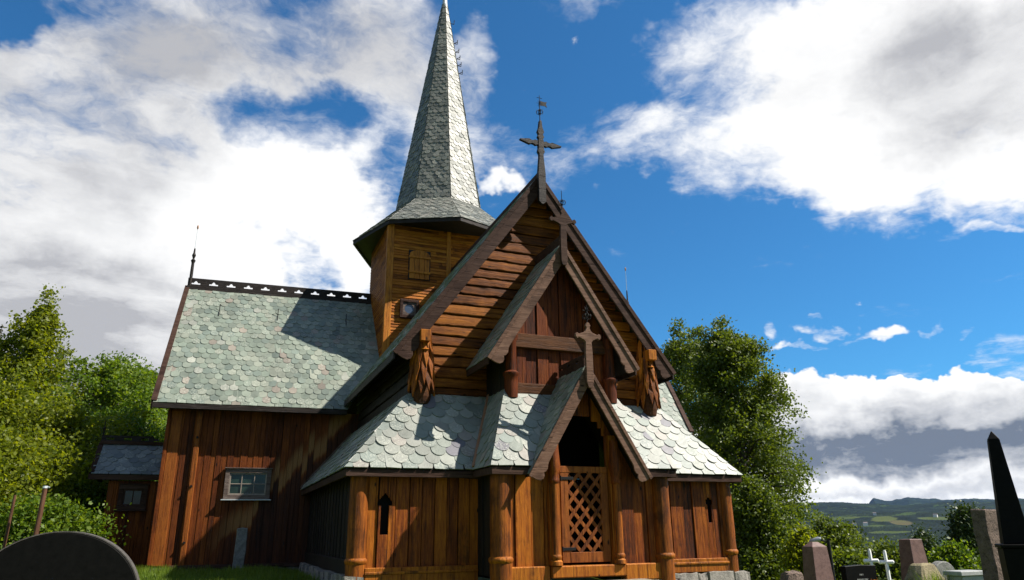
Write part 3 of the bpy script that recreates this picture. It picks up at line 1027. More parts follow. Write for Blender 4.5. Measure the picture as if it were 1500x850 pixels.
# lattice gate
mb = MB()
GY = PY - 0.055
gx0, gx1, gz0, gz1 = -0.545, 0.565, 0.035, 1.95
mb.box(gx0, gx0 + 0.175, GY, GY + 0.05, gz0, gz1 - 0.135)
mb.box(gx1 - 0.165, gx1, GY, GY + 0.05, gz0, gz1 - 0.135)
mb.box(gx0, gx1, GY - 0.004, GY + 0.05, gz1 - 0.132, gz1)
mb.box(gx0 + 0.178, gx1 - 0.168, GY - 0.004, GY + 0.05, gz0, gz0 + 0.20)
gate = mb.build('gate', 'pale_plank', church, bevel=0.006)
mb = MB()
rx0, rx1, rz0, rz1 = gx0 + 0.165, gx1 - 0.155, gz0 + 0.185, gz1 - 0.12
clipr = [(rx0, rz0), (rx1, rz0), (rx1, rz1), (rx0, rz1)]
PX, PZ, SW = 0.267, 0.31, 0.072
dl = math.hypot(PX, PZ)
for d in (-1, 1):
    dx, dz = PX / dl * d, PZ / dl
    nx, nz = -dz, dx
    for k in range(-9, 10):
        ox, oz = 0.02 + k * PX, 0.4
        strip = [(ox - dx * 4 - nx * SW / 2, oz - dz * 4 - nz * SW / 2), (ox + dx * 4 - nx * SW / 2, oz + dz * 4 - nz * SW / 2),
                 (ox + dx * 4 + nx * SW / 2, oz + dz * 4 + nz * SW / 2), (ox - dx * 4 + nx * SW / 2, oz - dz * 4 + nz * SW / 2)]
        cl = clip2(strip, clipr)
        if len(cl) > 2:
            mb.prism([(a, GY + (0.004 if d > 0 else 0.024), b) for a, b in cl], (0, 0.018, 0))
lat = mb.build('lattice', 'pale_plank', gate, bevel=0.004)
for zh in (0.30, 1.70):
    mb = MB()
    mb.box(gx0 + 0.01, gx0 + 0.30, GY - 0.014, GY - 0.005, zh - 0.03, zh + 0.03)
    mb.tube([(gx0 + 0.0, GY - 0.02, zh - 0.05), (gx0 + 0.0, GY - 0.02, zh + 0.05)], 0.018, 8)
    mb.build('hinge', 'iron', gate, bevel=0.003)

# --- transept (log core behind upright boarding)
zte, ztr, dR = 4.331, 9.142, 3.926
tslope = (ztr - zte) / dR
mb = MB()
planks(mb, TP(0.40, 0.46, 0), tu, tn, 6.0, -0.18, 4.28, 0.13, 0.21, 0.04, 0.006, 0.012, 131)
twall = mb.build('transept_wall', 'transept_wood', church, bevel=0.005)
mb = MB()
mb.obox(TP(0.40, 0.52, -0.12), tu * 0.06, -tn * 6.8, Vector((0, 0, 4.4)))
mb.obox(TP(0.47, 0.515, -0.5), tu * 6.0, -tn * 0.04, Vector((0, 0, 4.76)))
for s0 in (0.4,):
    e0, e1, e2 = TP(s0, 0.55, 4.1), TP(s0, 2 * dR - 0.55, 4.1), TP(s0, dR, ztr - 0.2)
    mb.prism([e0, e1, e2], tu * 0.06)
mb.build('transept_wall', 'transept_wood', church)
mb = MB()
mb.obox(TP(0.38, 0.40, -0.14), tu * 0.10, -tn * 0.14, Vector((0, 0, 4.36)))
mb.build('corner_board', 'red_wood', twall, bevel=0.01)
mb = MB()
mb.obox(TP(0.485, 0.425, -0.16), tu * 0.30, -tn * 0.032, Vector((0, 0, 4.34)))
mb.build('corner_plank', 'pale_plank', twall, bevel=0.008)
mb = MB()
mb.obox(TP(1.20, 0.36, -0.16), tu * 0.15, -tn * 0.098, Vector((0, 0, 4.34)))
st = mb.build('wall_clasp', 'pale_plank', twall, bevel=0.012)
for zz in (0.45, 2.0, 3.4):
    mb = MB()
    c = TP(1.275, 0.36, zz)
    mb.tube([c, c + tn * 0.05], 0.035, 8)
    mb.build('bolt', 'iron', st)
mb = MB()
mb.obox(TP(0.95, 0.36, -0.25), tu * 4.1, -tn * 0.12, Vector((0, 0, 0.10)))
mb.build('drip_board', 'brown_board', twall, bevel=0.01)


def window(s0, s1, z0, z1, d, rows, cols_, parent, mat='frame_wood', P=TP, U=tu, N=tn, name='window', fw=0.12, glass='window_glass'):
    mb = MB()
    dep = 0.09
    for (a, b, c_, e, pr) in ((s0 - fw, s1 + fw, z1, z1 + fw, dep), (s0 - fw, s1 + fw, z0 - fw, z0, dep), (s0 - fw, s0, z0, z1, dep - 0.004), (s1, s1 + fw, z0, z1, dep - 0.004)):
        mb.obox(P(a, d, c_), U * (b - a), N * pr, Vector((0, 0, e - c_)))
    mb.obox(P(s0 - fw - 0.03, d, z1 + fw - 0.002), U * (s1 - s0 + 2 * fw + 0.06), N * (dep + 0.04), Vector((0, 0, 0.03)))
    f = mb.build(name, mat, parent, bevel=0.006)
    mb = MB()
    sw = 0.045
    for (a, b, c_, e) in ((s0, s1, z1 - sw, z1), (s0, s1, z0, z0 + sw), (s0, s0 + sw, z0 + sw, z1 - sw), (s1 - sw, s1, z0 + sw, z1 - sw)):
        mb.obox(P(a, d, c_), U * (b - a), N * 0.055, Vector((0, 0, e - c_)))
    for k in range(1, cols_):
        x = s0 + (s1 - s0) * k / cols_
        mb.obox(P(x - 0.013, d, z0 + sw), U * 0.026, N * 0.05, Vector((0, 0, z1 - z0 - 2 * sw)))
    for k in range(1, rows):
        z = z0 + (z1 - z0) * k / rows
        mb.obox(P(s0 + sw, d, z - 0.012), U * (s1 - s0 - 2 * sw), N * 0.046, Vector((0, 0, 0.024)))
    mb.build('sash', 'sash_paint' if name == 'window' else mat, f, bevel=0.004)
    mb = MB()
    mb.obox(P(s0 - fw - 0.05, d, z0 - fw - 0.032), U * (s1 - s0 + 2 * fw + 0.10), N * (dep + 0.07), Vector((0, 0, 0.03)))
    mb.build('sill', 'lead' if name == 'window' else mat, f, bevel=0.004)
    mb = MB()
    mb.obox(P(s0, d, z0), U * (s1 - s0), N * 0.02, Vector((0, 0, z1 - z0)))
    mb.build('glass', glass, f)
    return f


window(2.285, 3.345, 1.76, 2.40, 0.445, 2, 3, church)

# transept roof
tl = []
mb = MB()
sN = 5.55
# valley points: nave roof plane meets transept roof plane
pA = TP(0, 0, zte)
pB = TP(sN, 0, zte)
pC = TP(6.92, 1.78, zte + 1.78 * tslope)
pD = TP(6.98, dR, ztr)
pE = TP(0.0, dR, ztr)
slates(mb, [pA, pB, pC, pD, pE], 0.25, 0.25, 0.015, seed=140, scal=0.46)
slates(mb, [TP(0, 2 * dR, zte), TP(7.0, 2 * dR, zte), pD, pE], 0.25, 0.25, 0.015, seed=141, scal=0.46)
# the other arm of the cross
qa = Vector((8.45, 6.93, 3.90))
qb = Vector((3.6, 7.2, 3.95))
qc = Vector((2.4, 9.0, 6.4))
r0 = TP(18.3, dR, ztr)
nrm = (qb - qa).cross(r0 - qa)
qc.z = qa.z - (nrm.x * (qc.x - qa.x) + nrm.y * (qc.y - qa.y)) / nrm.z
rr = Vector((2.4, r0.y + (8.4 - 2.4) * 0.052, 0))
rr.z = qa.z - (nrm.x * (rr.x - qa.x) + nrm.y * (rr.y - qa.y)) / nrm.z
slates(mb, [qa, qb, qc, rr, r0], 0.25, 0.25, 0.015, seed=142, scal=0.46)
back0 = Vector((r0.x - 0.3, 2 * r0.y - qa.y, 3.9))
slates(mb, [Vector((2.4, back0.y, 3.9)), back0, r0, rr], 0.25, 0.25, 0.015, seed=143, scal=0.46)
troof = mb.build('transept_roof', ['slate_green', 'dark_board'], church)
up = Vector((0, 0, 1))
# verge boards and eave boards
vdir = (pE - pA)
mb = MB()
mb.obox(pA - tu * 0.06 + up * 0.05, vdir, tu * 0.06, Vector((0, 0, -0.24)))
mb.obox(pA - tu * 0.07 + up * 0.052, vdir, tu * 0.16, (tn * tslope + up).normalized() * 0.035)
mb.build('verge_board', 'brown_board', troof, bevel=0.006)
mb = MB()
mb.obox(TP(-0.06, 2 * dR, zte + 0.05), pE - TP(0, 2 * dR, zte), tu * 0.06, Vector((0, 0, -0.24)))
mb.build('verge_board', 'brown_board', troof, bevel=0.006)
v2 = r0 - qa
mb = MB()
mb.obox(qa + up * 0.06, v2, Vector((0.06, 0, 0)), Vector((0, 0, -0.26)))
mb.obox(qa + up * 0.062 + Vector((-0.1, 0, 0)), v2, Vector((0.18, 0, 0)), Vector((0, -0.03, 0.03)))
mb.build('verge_board', 'brown_board', troof, bevel=0.006)
mb = MB()
mb.obox(back0 + up * 0.06, r0 - back0, Vector((0.06, 0, 0)), Vector((0, 0, -0.26)))
mb.build('verge_board', 'brown_board', troof, bevel=0.006)
mb = MB()
mb.obox(TP(-0.02, -0.03, zte - 0.15), tu * (sN + 0.02), -tn * 0.05, up * 0.14)
mb.obox(TP(0.1, 0.015, zte - 0.10), tu * (sN - 0.1), -tn * 0.45, up * 0.03)
mb.build('eave_board', 'dark_board', troof, bevel=0.006)
mb = MB()
mb.obox(qa + Vector((0, -0.03, -0.18)), qb - qa, Vector((0, 0.05, 0)), up * 0.16)
mb.build('eave_board', 'dark_board', troof, bevel=0.006)
# pierced ridge crest
mb = MB()
per = 0.60
s = 0.0
zc = ztr + 0.02
mb.obox(TP(0.0, dR + 0.05, ztr - 0.10), tu * 6.95, tn * 0.16, up * 0.16)
while s < 6.9:
    e = min(s + per, 6.95)
    def seg(a, b, z0, z1):
        a, b = min(a, 6.95), min(b, 6.95)
        if b - a > 0.01:
            mb.obox(TP(a, dR, zc + z0), tu * (b - a), -tn * 0.045, up * (z1 - z0))
    seg(s, e, 0.05, 0.125)
    seg(s, s + 0.12, 0.125, 0.26)
    seg(s + 0.42, e, 0.125, 0.26)
    seg(s + 0.12, s + 0.21, 0.185, 0.26)
    seg(s + 0.33, s + 0.42, 0.185, 0.26)
    seg(s + 0.21, s + 0.24, 0.225, 0.26)
    seg(s + 0.30, s + 0.33, 0.225, 0.26)
    seg(s, e, 0.26, 0.36)
    s += per
mb.build('ridge_crest', 'dark_board', troof)
for k, sx_ in enumerate((1.25, 3.2, 5.6)):
    p = TP(sx_, 3.05, zte + 3.05 * tslope)
    mb = MB()
    nn = (tn * tslope + up).normalized()
    mb.tube([p + nn * 0.03, p + nn * 0.09 , p + nn * 0.10 + up * 0.2], 0.016, 6)
    mb.tube([p + nn * 0.05, p + nn * 0.05 - (up * tslope - tn).normalized() * 0.30], 0.014, 6)
    mb.build('roof_hook', 'iron', troof)


def ridge_finial(p, h, parent):
    mb = MB()
    a = Vector(p)
    out = [(0.05, -0.3), (0.055, 0.5), (0.05, 0.85), (0.085, 0.95), (0.03, 1.02), (0.07, 1.15), (0.035, 1.25), (0.028, h * 0.62), (0.012, h * 0.64)]
    mb.tube([a + up * z for r, z in out], [r for r, z in out], 8)
    f = mb.build('ridge_finial', 'dark_board', parent)
    mb = MB()
    mb.tube([a + up * (h * 0.62), a + up * h], [0.012, 0.008], 6)
    mb.build('rod', 'lead', f)
    mb = MB()
    mb.tube([a + up * (h - 0.06), a + up * (h + 0.0), a + up * (h + 0.07), a + up * (h + 0.12)], [0.015, 0.035, 0.03, 0.006], 8)
    mb.build('rod_tip', 'copper_strip', f)


ridge_finial(TP(0.08, dR, ztr + 0.1), 2.25, church)
ridge_finial((8.72, r0.y, 9.0), 2.7, church)

# right arm wall
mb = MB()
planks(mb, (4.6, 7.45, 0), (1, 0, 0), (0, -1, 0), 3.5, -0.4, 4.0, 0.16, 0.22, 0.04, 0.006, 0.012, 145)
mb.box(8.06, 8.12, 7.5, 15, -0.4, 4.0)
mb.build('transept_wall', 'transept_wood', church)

# --- annex at the end of the transept
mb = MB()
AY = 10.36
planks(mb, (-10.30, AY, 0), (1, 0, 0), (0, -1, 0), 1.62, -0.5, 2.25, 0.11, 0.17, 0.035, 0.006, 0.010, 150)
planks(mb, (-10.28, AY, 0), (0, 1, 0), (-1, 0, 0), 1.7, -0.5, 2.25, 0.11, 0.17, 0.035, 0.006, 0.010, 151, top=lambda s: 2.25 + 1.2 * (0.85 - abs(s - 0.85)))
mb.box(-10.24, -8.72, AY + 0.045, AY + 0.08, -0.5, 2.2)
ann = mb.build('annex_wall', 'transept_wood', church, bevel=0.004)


def AP(s, d, z):
    return Vector((-10.3 + s, AY + d, z))


window(0.45, 0.98, 1.52, 2.0, -0.006, 1, 2, ann, 'brown_board', AP, Vector((1, 0, 0)), Vector((0, -1, 0)), 'annex_window', 0.13)
mb = MB()
a0, a1, zr_ = 10.16, 11.15, 3.42
slates(mb, [(-10.78, a0, 2.42), (-8.85, a0, 2.42), (-8.85, a1, zr_), (-10.78, a1, zr_)], 0.30, 0.20, 0.014, seed=155)
slates(mb, [(-10.78, 2 * a1 - a0, 2.42), (-8.85, 2 * a1 - a0, 2.42), (-8.85, a1, zr_), (-10.78, a1, zr_)], 0.30, 0.20, 0.014, seed=156)
aro = mb.build('annex_roof', ['slate_blue', 'dark_board'], church)
mb = MB()
vd = Vector((0, a1 - a0, zr_ - 2.42))
mb.obox((-10.84, a0, 2.47), vd, (0.14, 0, 0), (0, 0, -0.16))
mb.build('verge_board', 'brown_board', aro, bevel=0.006)
mb = MB()
mb.obox((-10.84, 2 * a1 - a0, 2.47), Vector((0, a0 - a1, zr_ - 2.42)), (0.14, 0, 0), (0, 0, -0.16))
mb.build('verge_board', 'brown_board', aro, bevel=0.006)
mb = MB()
mb.box(-10.84, -8.86, a0 - 0.03, a0 + 0.02, 2.26, 2.41)
mb.build('eave_board', 'brown_board', aro, bevel=0.006)
mb = MB()
mb.box(-10.80, -8.86, a1 - 0.1, a1 + 0.1, zr_ - 0.02, zr_ + 0.09)
mb.build('ridge_board', 'brown_board', aro, bevel=0.006)
mb = MB()
s = 0
while s < 1.9:
    x = -10.8 + s
    for a, b, z0, z1 in ((0, 0.5, 0.09, 0.13), (0, 0.14, 0.13, 0.20), (0.36, 0.5, 0.13, 0.20), (0, 0.5, 0.20, 0.27)):
        if x + b < -8.85:
            mb.box(x + a, x + b, a1 - 0.02, a1 + 0.02, zr_ + z0, zr_ + z1)
    s += 0.5
mb.build('ridge_crest', 'dark_board', aro)
mb = MB()
mb.tube([(-10.76, a1, zr_), (-10.76, a1, zr_ + 0.75)], [0.03, 0.012], 6)
mb.tube([(-10.76, a1, zr_ + 0.40), (-10.76, a1, zr_ + 0.48), (-10.76, a1, zr_ + 0.54)], [0.02, 0.06, 0.02], 6)
mb.build('ridge_finial', 'dark_board', aro)

# --- tower
TXh, TY0, TY1 = 2.42, 9.0, 12.2
TC = (0.07, 11.1)
mb = MB()
rnd = random.Random(160)
z = 5.6
k = 0
while z < 11.3:
    h = rnd.uniform(0.10, 0.125)
    for (o, uu, nn_, ln) in (((-TXh, TY0, 0), (1, 0, 0), (0, -1, 0), 2 * TXh), ((-TXh, TY1, 0), (0, -1, 0), (-1, 0, 0), TY1 - TY0), ((TXh, TY0, 0), (0, 1, 0), (1, 0, 0), TY1 - TY0)):
        o, uu, nn_ = Vector(o), Vector(uu), Vector(nn_)
        s = 0
        while s < ln - 0.01:
            e = min(s + rnd.uniform(1.2, 2.6), ln)
            if ln - e < 0.4:
                e = ln
            j = rnd.uniform(-0.004, 0.004)
            pts = [o + uu * s + nn_ * (0.030 + j) + up * (z + 0.003), o + uu * s + nn_ * 0.010 + up * (z + h), o + uu * s - nn_ * 0.03 + up * (z + h), o + uu * s - nn_ * 0.03 + up * (z + 0.003)]
            mb.prism(pts, uu * (e - s - 0.004))
            s = e
    z += h
mb.box(-TXh + 0.02, TXh - 0.02, TY0 + 0.035, TY1 - 0.02, 5.6, 11.35)
tow = mb.build('tower_wall', 'tower_wood', church)
mb = MB()
mb.box(-TXh - 0.045, -TXh + 0.20, TY0 - 0.06, TY0 + 0.10, 5.7, 11.33)
mb.box(TXh - 0.20, TXh + 0.045, TY0 - 0.06, TY0 + 0.10, 5.7, 11.33)
mb.box(-0.24, -0.08, TY0 - 0.055, TY0 - 0.032, 5.7, 11.33)
mb.build('corner_board', 'tower_trim', tow, bevel=0.01)
# shutter
mb = MB()
sx0, sx1, sz0, sz1 = -1.63, -0.89, 9.32, 10.40
n = 4
for k in range(n):
    a = sx0 + (sx1 - sx0) * k / n
    b = sx0 + (sx1 - sx0) * (k + 1) / n
    def arc(x):
        t = (x - (sx0 + sx1) / 2) / ((sx1 - sx0) / 2)
        return sz1 - 0.03 + 0.17 * math.sqrt(max(0, 1 - t * t)) - 0.12
    xs = np.linspace(a + 0.006, b - 0.006, 4)
    pts = [(a + 0.006, TY0 - 0.05, sz0), (b - 0.006, TY0 - 0.05, sz0)] + [(x, TY0 - 0.05, arc(x)) for x in reversed(xs)]
    mb.prism(pts, (0, -0.035, 0))
sh = mb.build('shutter', 'tower_trim', church, bevel=0.006)
mb = MB()
mb.box(sx0 - 0.035, sx1 + 0.035, TY0 - 0.052, TY0 - 0.034, sz0 - 0.03, sz1 + 0.02)
mb.build('shutter_shade', 'dark_board', sh)  # dark backing that paints the shadow gap around the shutter
for zz in (9.52, 10.10):
    mb = MB()
    mb.box(sx0 - 0.03, sx1 + 0.03, TY0 - 0.125, TY0 - 0.087, zz, zz + 0.085)
    mb.build('batten', 'tower_trim', sh, bevel=0.01)
# small window with a round pane
mb = MB()
wx, wz, hs = -1.58, 8.16, 0.24
for a, b, c_, e in ((-0.34, 0.34, hs, 0.34), (-0.34, 0.34, -0.34, -hs), (-0.34, -hs, -hs, hs), (hs, 0.34, -hs, hs)):
    mb.box(wx + a, wx + b, TY0 - 0.12, TY0 - 0.03, wz + c_, wz + e)
fw_ = mb.build('tower_window', 'brown_board', church, bevel=0.008)
mb = MB()
N_ = 24
ring = [(wx + 0.17 * math.cos(2 * math.pi * k / N_), wz + 0.17 * math.sin(2 * math.pi * k / N_)) for k in range(N_)]
def sq(k):
    a = 2 * math.pi * k / N_
    m_ = max(abs(math.cos(a)), abs(math.sin(a)))
    return (wx + hs * math.cos(a) / m_, wz + hs * math.sin(a) / m_)
for k in range(N_):
    k2 = (k + 1) % N_
    mb.prism([(ring[k][0], TY0 - 0.06, ring[k][1]), (ring[k2][0], TY0 - 0.06, ring[k2][1]), (sq(k2)[0], TY0 - 0.06, sq(k2)[1]), (sq(k)[0], TY0 - 0.06, sq(k)[1])], (0, -0.02, 0))
mb.build('sash', 'frame_wood', fw_)
mb = MB()
mb.prism([(a, TY0 - 0.045, b) for a, b in ring], (0, -0.01, 0))
mb.build('glass', 'blue_glass', fw_)


def octv(r, z, ph=-0.052):
    return [Vector((TC[0] + r * math.sin(ph + k * math.pi / 4), TC[1] - r * math.cos(ph + k * math.pi / 4), z)) for k in range(8)]


mb = MB()
e0, e1 = octv(3.41, 11.42), octv(1.77, 12.95)
for k in range(8):
    k2 = (k + 1) % 8
    slates(mb, [e0[k], e0[k2], e1[k2], e1[k]], 0.22, 0.15, 0.014, seed=170 + k, overhang=0.02, scal=0.4)
tr = mb.build('tower_roof', ['slate_spire', 'dark_board'], church)
mb = MB()
a_, b_ = octv(3.42, 11.40), octv(3.34, 11.40)
for k in range(8):
    k2 = (k + 1) % 8
    mb.prism([a_[k], a_[k2], b_[k2], b_[k]], (0, 0, -0.13))
mb.prism(octv(3.36, 11.33), (0, 0, 0.04))
mb.build('eave_board', 'dark_board', tr)
mb = MB()
ZA = 23.45
e0, e1 = octv(1.79, 12.93), octv(0.10, ZA)
for k in range(8):
    k2 = (k + 1) % 8
    slates(mb, [e0[k], e0[k2], e1[k2], e1[k]], 0.235, 0.175, 0.017, seed=180 + k, overhang=0.04, scal=0.45)
spire = mb.build('spire', ['slate_spire', 'dark_board'], church)
mb = MB()
mb.lathe(TC[0], TC[1], [(0.13, ZA - 0.25), (0.14, ZA - 0.05), (0.12, ZA), (0.09, ZA + 0.5), (0.05, ZA + 0.9), (0.10, ZA + 1.0), (0.10, ZA + 1.1), (0.02, ZA + 1.2)], 12)
mb.build('spire_cap', 'lead', spire, smooth=True)
for zz in (19.9, 20.3, 20.65, 21.0, 21.45, 22.5):
    t = (zz - 12.93) / (ZA - 12.93)
    rr_ = 1.79 + (0.1 - 1.79) * t
    c = Vector((TC[0] + rr_ * 0.96, TC[1] - rr_ * 0.15, zz))
    mb = MB()
    mb.tube([c, c + Vector((0.20, 0, 0.0)), c + Vector((0.21, 0, 0.22))], 0.018, 6)
    if zz < 21.5:
        mb.tube([c + Vector((0.05, 0, 0.0)), c + Vector((0.20, -0.02, 0.11))], 0.016, 6)
    mb.build('climbing_hook', 'iron', spire)

# door step stone
mb = MB()
mb.prism([(-0.95, -1.75, -0.62), (1.15, -1.75, -0.60), (1.2, -1.05, -0.60), (-0.9, -1.05, -0.62)], (0, 0, 0.30))
stp = mb.build('step_stone', 'field_stone', None, bevel=0.03)
tag(stp, 'rough grey stone step in front of the lattice gate', 'step')

# ------------------------------------------------------------------ TERRAIN
_rng = np.random.default_rng(5)
_lat = _rng.random((257, 257))


def vnoise(x, y):
    xi, yi = np.floor(x).astype(int), np.floor(y).astype(int)
    fx, fy = x - xi, y - yi
    fx, fy = fx * fx * (3 - 2 * fx), fy * fy * (3 - 2 * fy)
    a, b = _lat[xi % 256, yi % 256], _lat[(xi + 1) % 256, yi % 256]
    c, d = _lat[xi % 256, (yi + 1) % 256], _lat[(xi + 1) % 256, (yi + 1) % 256]
    return (a * (1 - fx) + b * fx) * (1 - fy) + (c * (1 - fx) + d * fx) * fy - 0.5


def fbm(x, y, o=4):
    s, a = 0, 1.0
    for k in range(o):
        s = s + a * vnoise(x * 2 ** k + 17.3 * k, y * 2 ** k + 9.1 * k)
        a *= 0.5
    return s


def ss(x, a, b):
    t = np.clip((x - a) / (b - a), 0, 1)
    return t * t * (3 - 2 * t)


def px_az(u, v=770):
    d = ray(u, v)
    return math.degrees(math.atan2(d.x, d.y))


def ground_z(x, y):
    x, y = np.asarray(x, float), np.asarray(y, float)
    dx, dy = x - CAM.x, y - CAM.y
    r = np.hypot(dx, dy) + 1e-6
    az = np.degrees(np.arctan2(dx, dy))
    near = -0.62 + 0.31 * ss(y, -3, 8) * ss(-x, 2.5, 6.0) + 0.05 * fbm(x * 0.35, y * 0.35, 3)
    near = near - 0.16 * ss(-y, 4, 14)
    wr = ss(az, 24, 38) * ss(-az, -150, -125)
    prof_r = np.array([0, 15, 22, 40, 60, 120, 400, 1000, 1500, 2000, 2600, 3600, 5000, 6200, 8000, 9600, 12000, 16000])
    prof_z = np.array([0, 0, -0.6, -2.6, -5.0, -11, -36, -24, -48, -27, -5, 52, 146, 120, 110, 150, 100, 60])
    zr = np.interp(r, prof_r, prof_z)
    # the ridge is lower on the right, with a blue mountain behind it
    rel = ss(az, px_az(1225), px_az(1330))
    zr = zr - rel * 38 * ss(r, 2800, 4600) * (1 - ss(r, 6000, 7500))
    mtn = (1 + 0.5 * fbm(az * 2.2, az * 0 + 3.3, 4)) * 52 * np.exp(-((az - px_az(1284)) / 0.45) ** 2) + 105 * ss(az, px_az(1258), px_az(1300)) * (1 - 0.25 * ss(az, px_az(1330), px_az(1500))) + 22 * np.exp(-((az - px_az(1345)) / 0.8) ** 2)
    zr = zr + (1.25 * np.clip(mtn, 0, 185) + 26 * fbm(az * 1.3, az * 0 + 7.7, 4)) * ss(r, 7600, 9500) * (1 - ss(r, 9800, 12000))
    amp = 0.022 * np.clip(r - 150, 0, 2000)
    zr = zr + amp * fbm(x * 0.0011, y * 0.0011, 4) * ss(r, 150, 1500) + 14 * ss(r, 1500, 3000)
    # wooded slope on the left
    wl = ss(-az, -22, -4) * ss(az, -140, -100)
    zl = np.interp(r, [0, 34, 60, 110, 200, 400, 1500, 16000], [0, 0, 4.5, 17, 34, 60, 150, 150])
    zm = np.interp(r, [0, 60, 300, 1500, 5000, 16000], [0, 0, -4, 10, 120, 120])
    wm = np.clip(1 - wr - wl, 0, 1)
    z = near + wr * zr + wl * zl + wm * zm
    return z


azs = np.concatenate([np.arange(-180, 34, 1.5), np.arange(34, 66, 0.07), np.arange(66, 180, 1.5)])
rs = np.concatenate([np.linspace(0.2, 30, 50), np.geomspace(31, 900, 60), np.geomspace(915, 6200, 190), np.geomspace(6300, 15500, 60)])
A, Rr = np.meshgrid(np.radians(azs), rs)
X = CAM.x + Rr * np.sin(A)
Y = CAM.y + Rr * np.cos(A)
Z = ground_z(X, Y)
forest_amp = ss(Rr, 250, 900)
field = np.zeros_like(Z)
tone = np.zeros_like(Z)
AZ = np.degrees(A)
for (u, r0_, du, dr, tn_) in ((1296, 2640, 22, 120, 0.35), (1320, 2500, 18, 90, 0.75), (1278, 2360, 26, 60, 0.1), (1300, 2090, 34, 40, 0.15), (1225, 2250, 30, 70, 0.1),
                              (1286, 3350, 42, 170, 1.0), (1345, 3550, 45, 130, 0.9), (1300, 3050, 18, 90, 0.9), (1195, 2900, 22, 90, 0.2), (1170, 2550, 16, 80, 0.4),
                              (1372, 2650, 32, 80, 0.3), (1375, 3100, 20, 70, 0.2), (1420, 3500, 30, 90, 0.7), (1240, 2720, 25, 60, 0.2), (1210, 2450, 14, 50, 0.3), (1450, 2500, 40, 70, 0.2)):
    da = (px_az(u + du) - px_az(u - du)) / 2
    g = np.exp(-(((AZ - px_az(u)) / da) ** 2 + ((Rr - r0_) / dr) ** 2) ** 1.5)
    field = np.maximum(field, g)
    tone = np.where(g > 0.3, tn_, tone)
fn = 3.0 * _rng.random(Z.shape) + 9 * np.clip(fbm(X * 0.011, Y * 0.011, 3), -0.4, 0.9)
Z = Z + fn * forest_amp * (1 - np.clip(field * 1.4, 0, 1))
nr, na = Z.shape
verts = np.stack([X, Y, Z], -1).reshape(-1, 3)
cen = len(verts)
verts = np.vstack([verts, [[CAM.x, CAM.y, float(ground_z(CAM.x, CAM.y))]]])
idx = np.arange(nr * na).reshape(nr, na)
q = np.stack([idx[:-1, :], np.roll(idx[:-1, :], -1, 1), np.roll(idx[1:, :], -1, 1), idx[1:, :]], -1).reshape(-1, 4)
faces = [tuple(f) for f in q.tolist()] + [(cen, int(idx[0, (k + 1) % na]), int(idx[0, k])) for k in range(na)]
me = bpy.data.meshes.new('ground')
me.from_pydata(verts.tolist(), [], faces)
me.polygons.foreach_set('use_smooth', [True] * len(me.polygons))
at_ = me.attributes.new('field', 'FLOAT_COLOR', 'POINT')
far_ = ss(Rr, 45, 110)
cc = np.ones((len(verts), 4), np.float32)
cc[:-1, 0] = field.reshape(-1)
cc[:-1, 1] = far_.reshape(-1)
cc[:-1, 2] = tone.reshape(-1)
cc[-1, :3] = 0
at_.data.foreach_set('color', cc.reshape(-1))
me.materials.append(MAT['ground_cover'])
ground = bpy.data.objects.new('ground', me)
COL.objects.link(ground)
tag(ground, 'grassy churchyard ground running out to wooded hills', 'ground', kind='structure')


def quads_mesh(name, P, T, B, mat, parent=None, tip=False):
    """many small leaf faces: centre P, long half axis T, short half axis B"""
    n = len(P)
    V = np.empty((n, 4, 3), np.float32)
    V[:, 0] = P - T
    V[:, 1] = P + B * 1.0 - T * 0.1
    V[:, 2] = P + T
    V[:, 3] = P - B * 1.0 - T * 0.1
    if tip:
        V[:, 0] = P - B
        V[:, 1] = P + B
        V[:, 2] = P + T + B * 0.15
        V[:, 3] = P + T - B * 0.15
    me = bpy.data.meshes.new(name)
    me.vertices.add(n * 4)
    me.vertices.foreach_set('co', V.reshape(-1))
    me.loops.add(n * 4)
    me.loops.foreach_set('vertex_index', np.arange(n * 4, dtype=np.int32))
    me.polygons.add(n)
    me.polygons.foreach_set('loop_start', np.arange(0, n * 4, 4, dtype=np.int32))
    me.update(calc_edges=True)
    me.materials.append(MAT[mat])
    o = bpy.data.objects.new(name, me)
    COL.objects.link(o)
    if parent is not None:
        o.parent = parent
    return o


def unit(v):
    return v / (np.linalg.norm(v, axis=-1, keepdims=True) + 1e-9)


# grass blades
rg = np.random.default_rng(9)
px_, py_ = [], []
for (x0, x1, y0, y1, dens) in ((-12.5, -4.75, 1.5, 8.55, 520), (-13, 7, -12.5, -1.8, 45), (5, 12, -12, 6, 30)):
    n = int((x1 - x0) * (y1 - y0) * dens)
    px_.append(rg.uniform(x0, x1, n))
    py_.append(rg.uniform(y0, y1, n))
gx, gy = np.concatenate(px_), np.concatenate(py_)
gz = ground_z(gx, gy)
n = len(gx)
hh = rg.uniform(0.05, 0.14, n) * (1 + 0.8 * (fbm(gx * 0.8, gy * 0.8, 2) > 0.2))
an = rg.uniform(0, 2 * np.pi, n)
T = np.stack([rg.normal(0, 0.03, n), rg.normal(0, 0.03, n), hh], -1)
B = np.stack([np.cos(an), np.sin(an), np.zeros(n)], -1) * 0.007
g = quads_mesh('grass', np.stack([gx, gy, gz - 0.005], -1), T, B, 'grass_blade', tip=True)
tag(g, 'short bright green grass around the church', 'grass', kind='stuff')


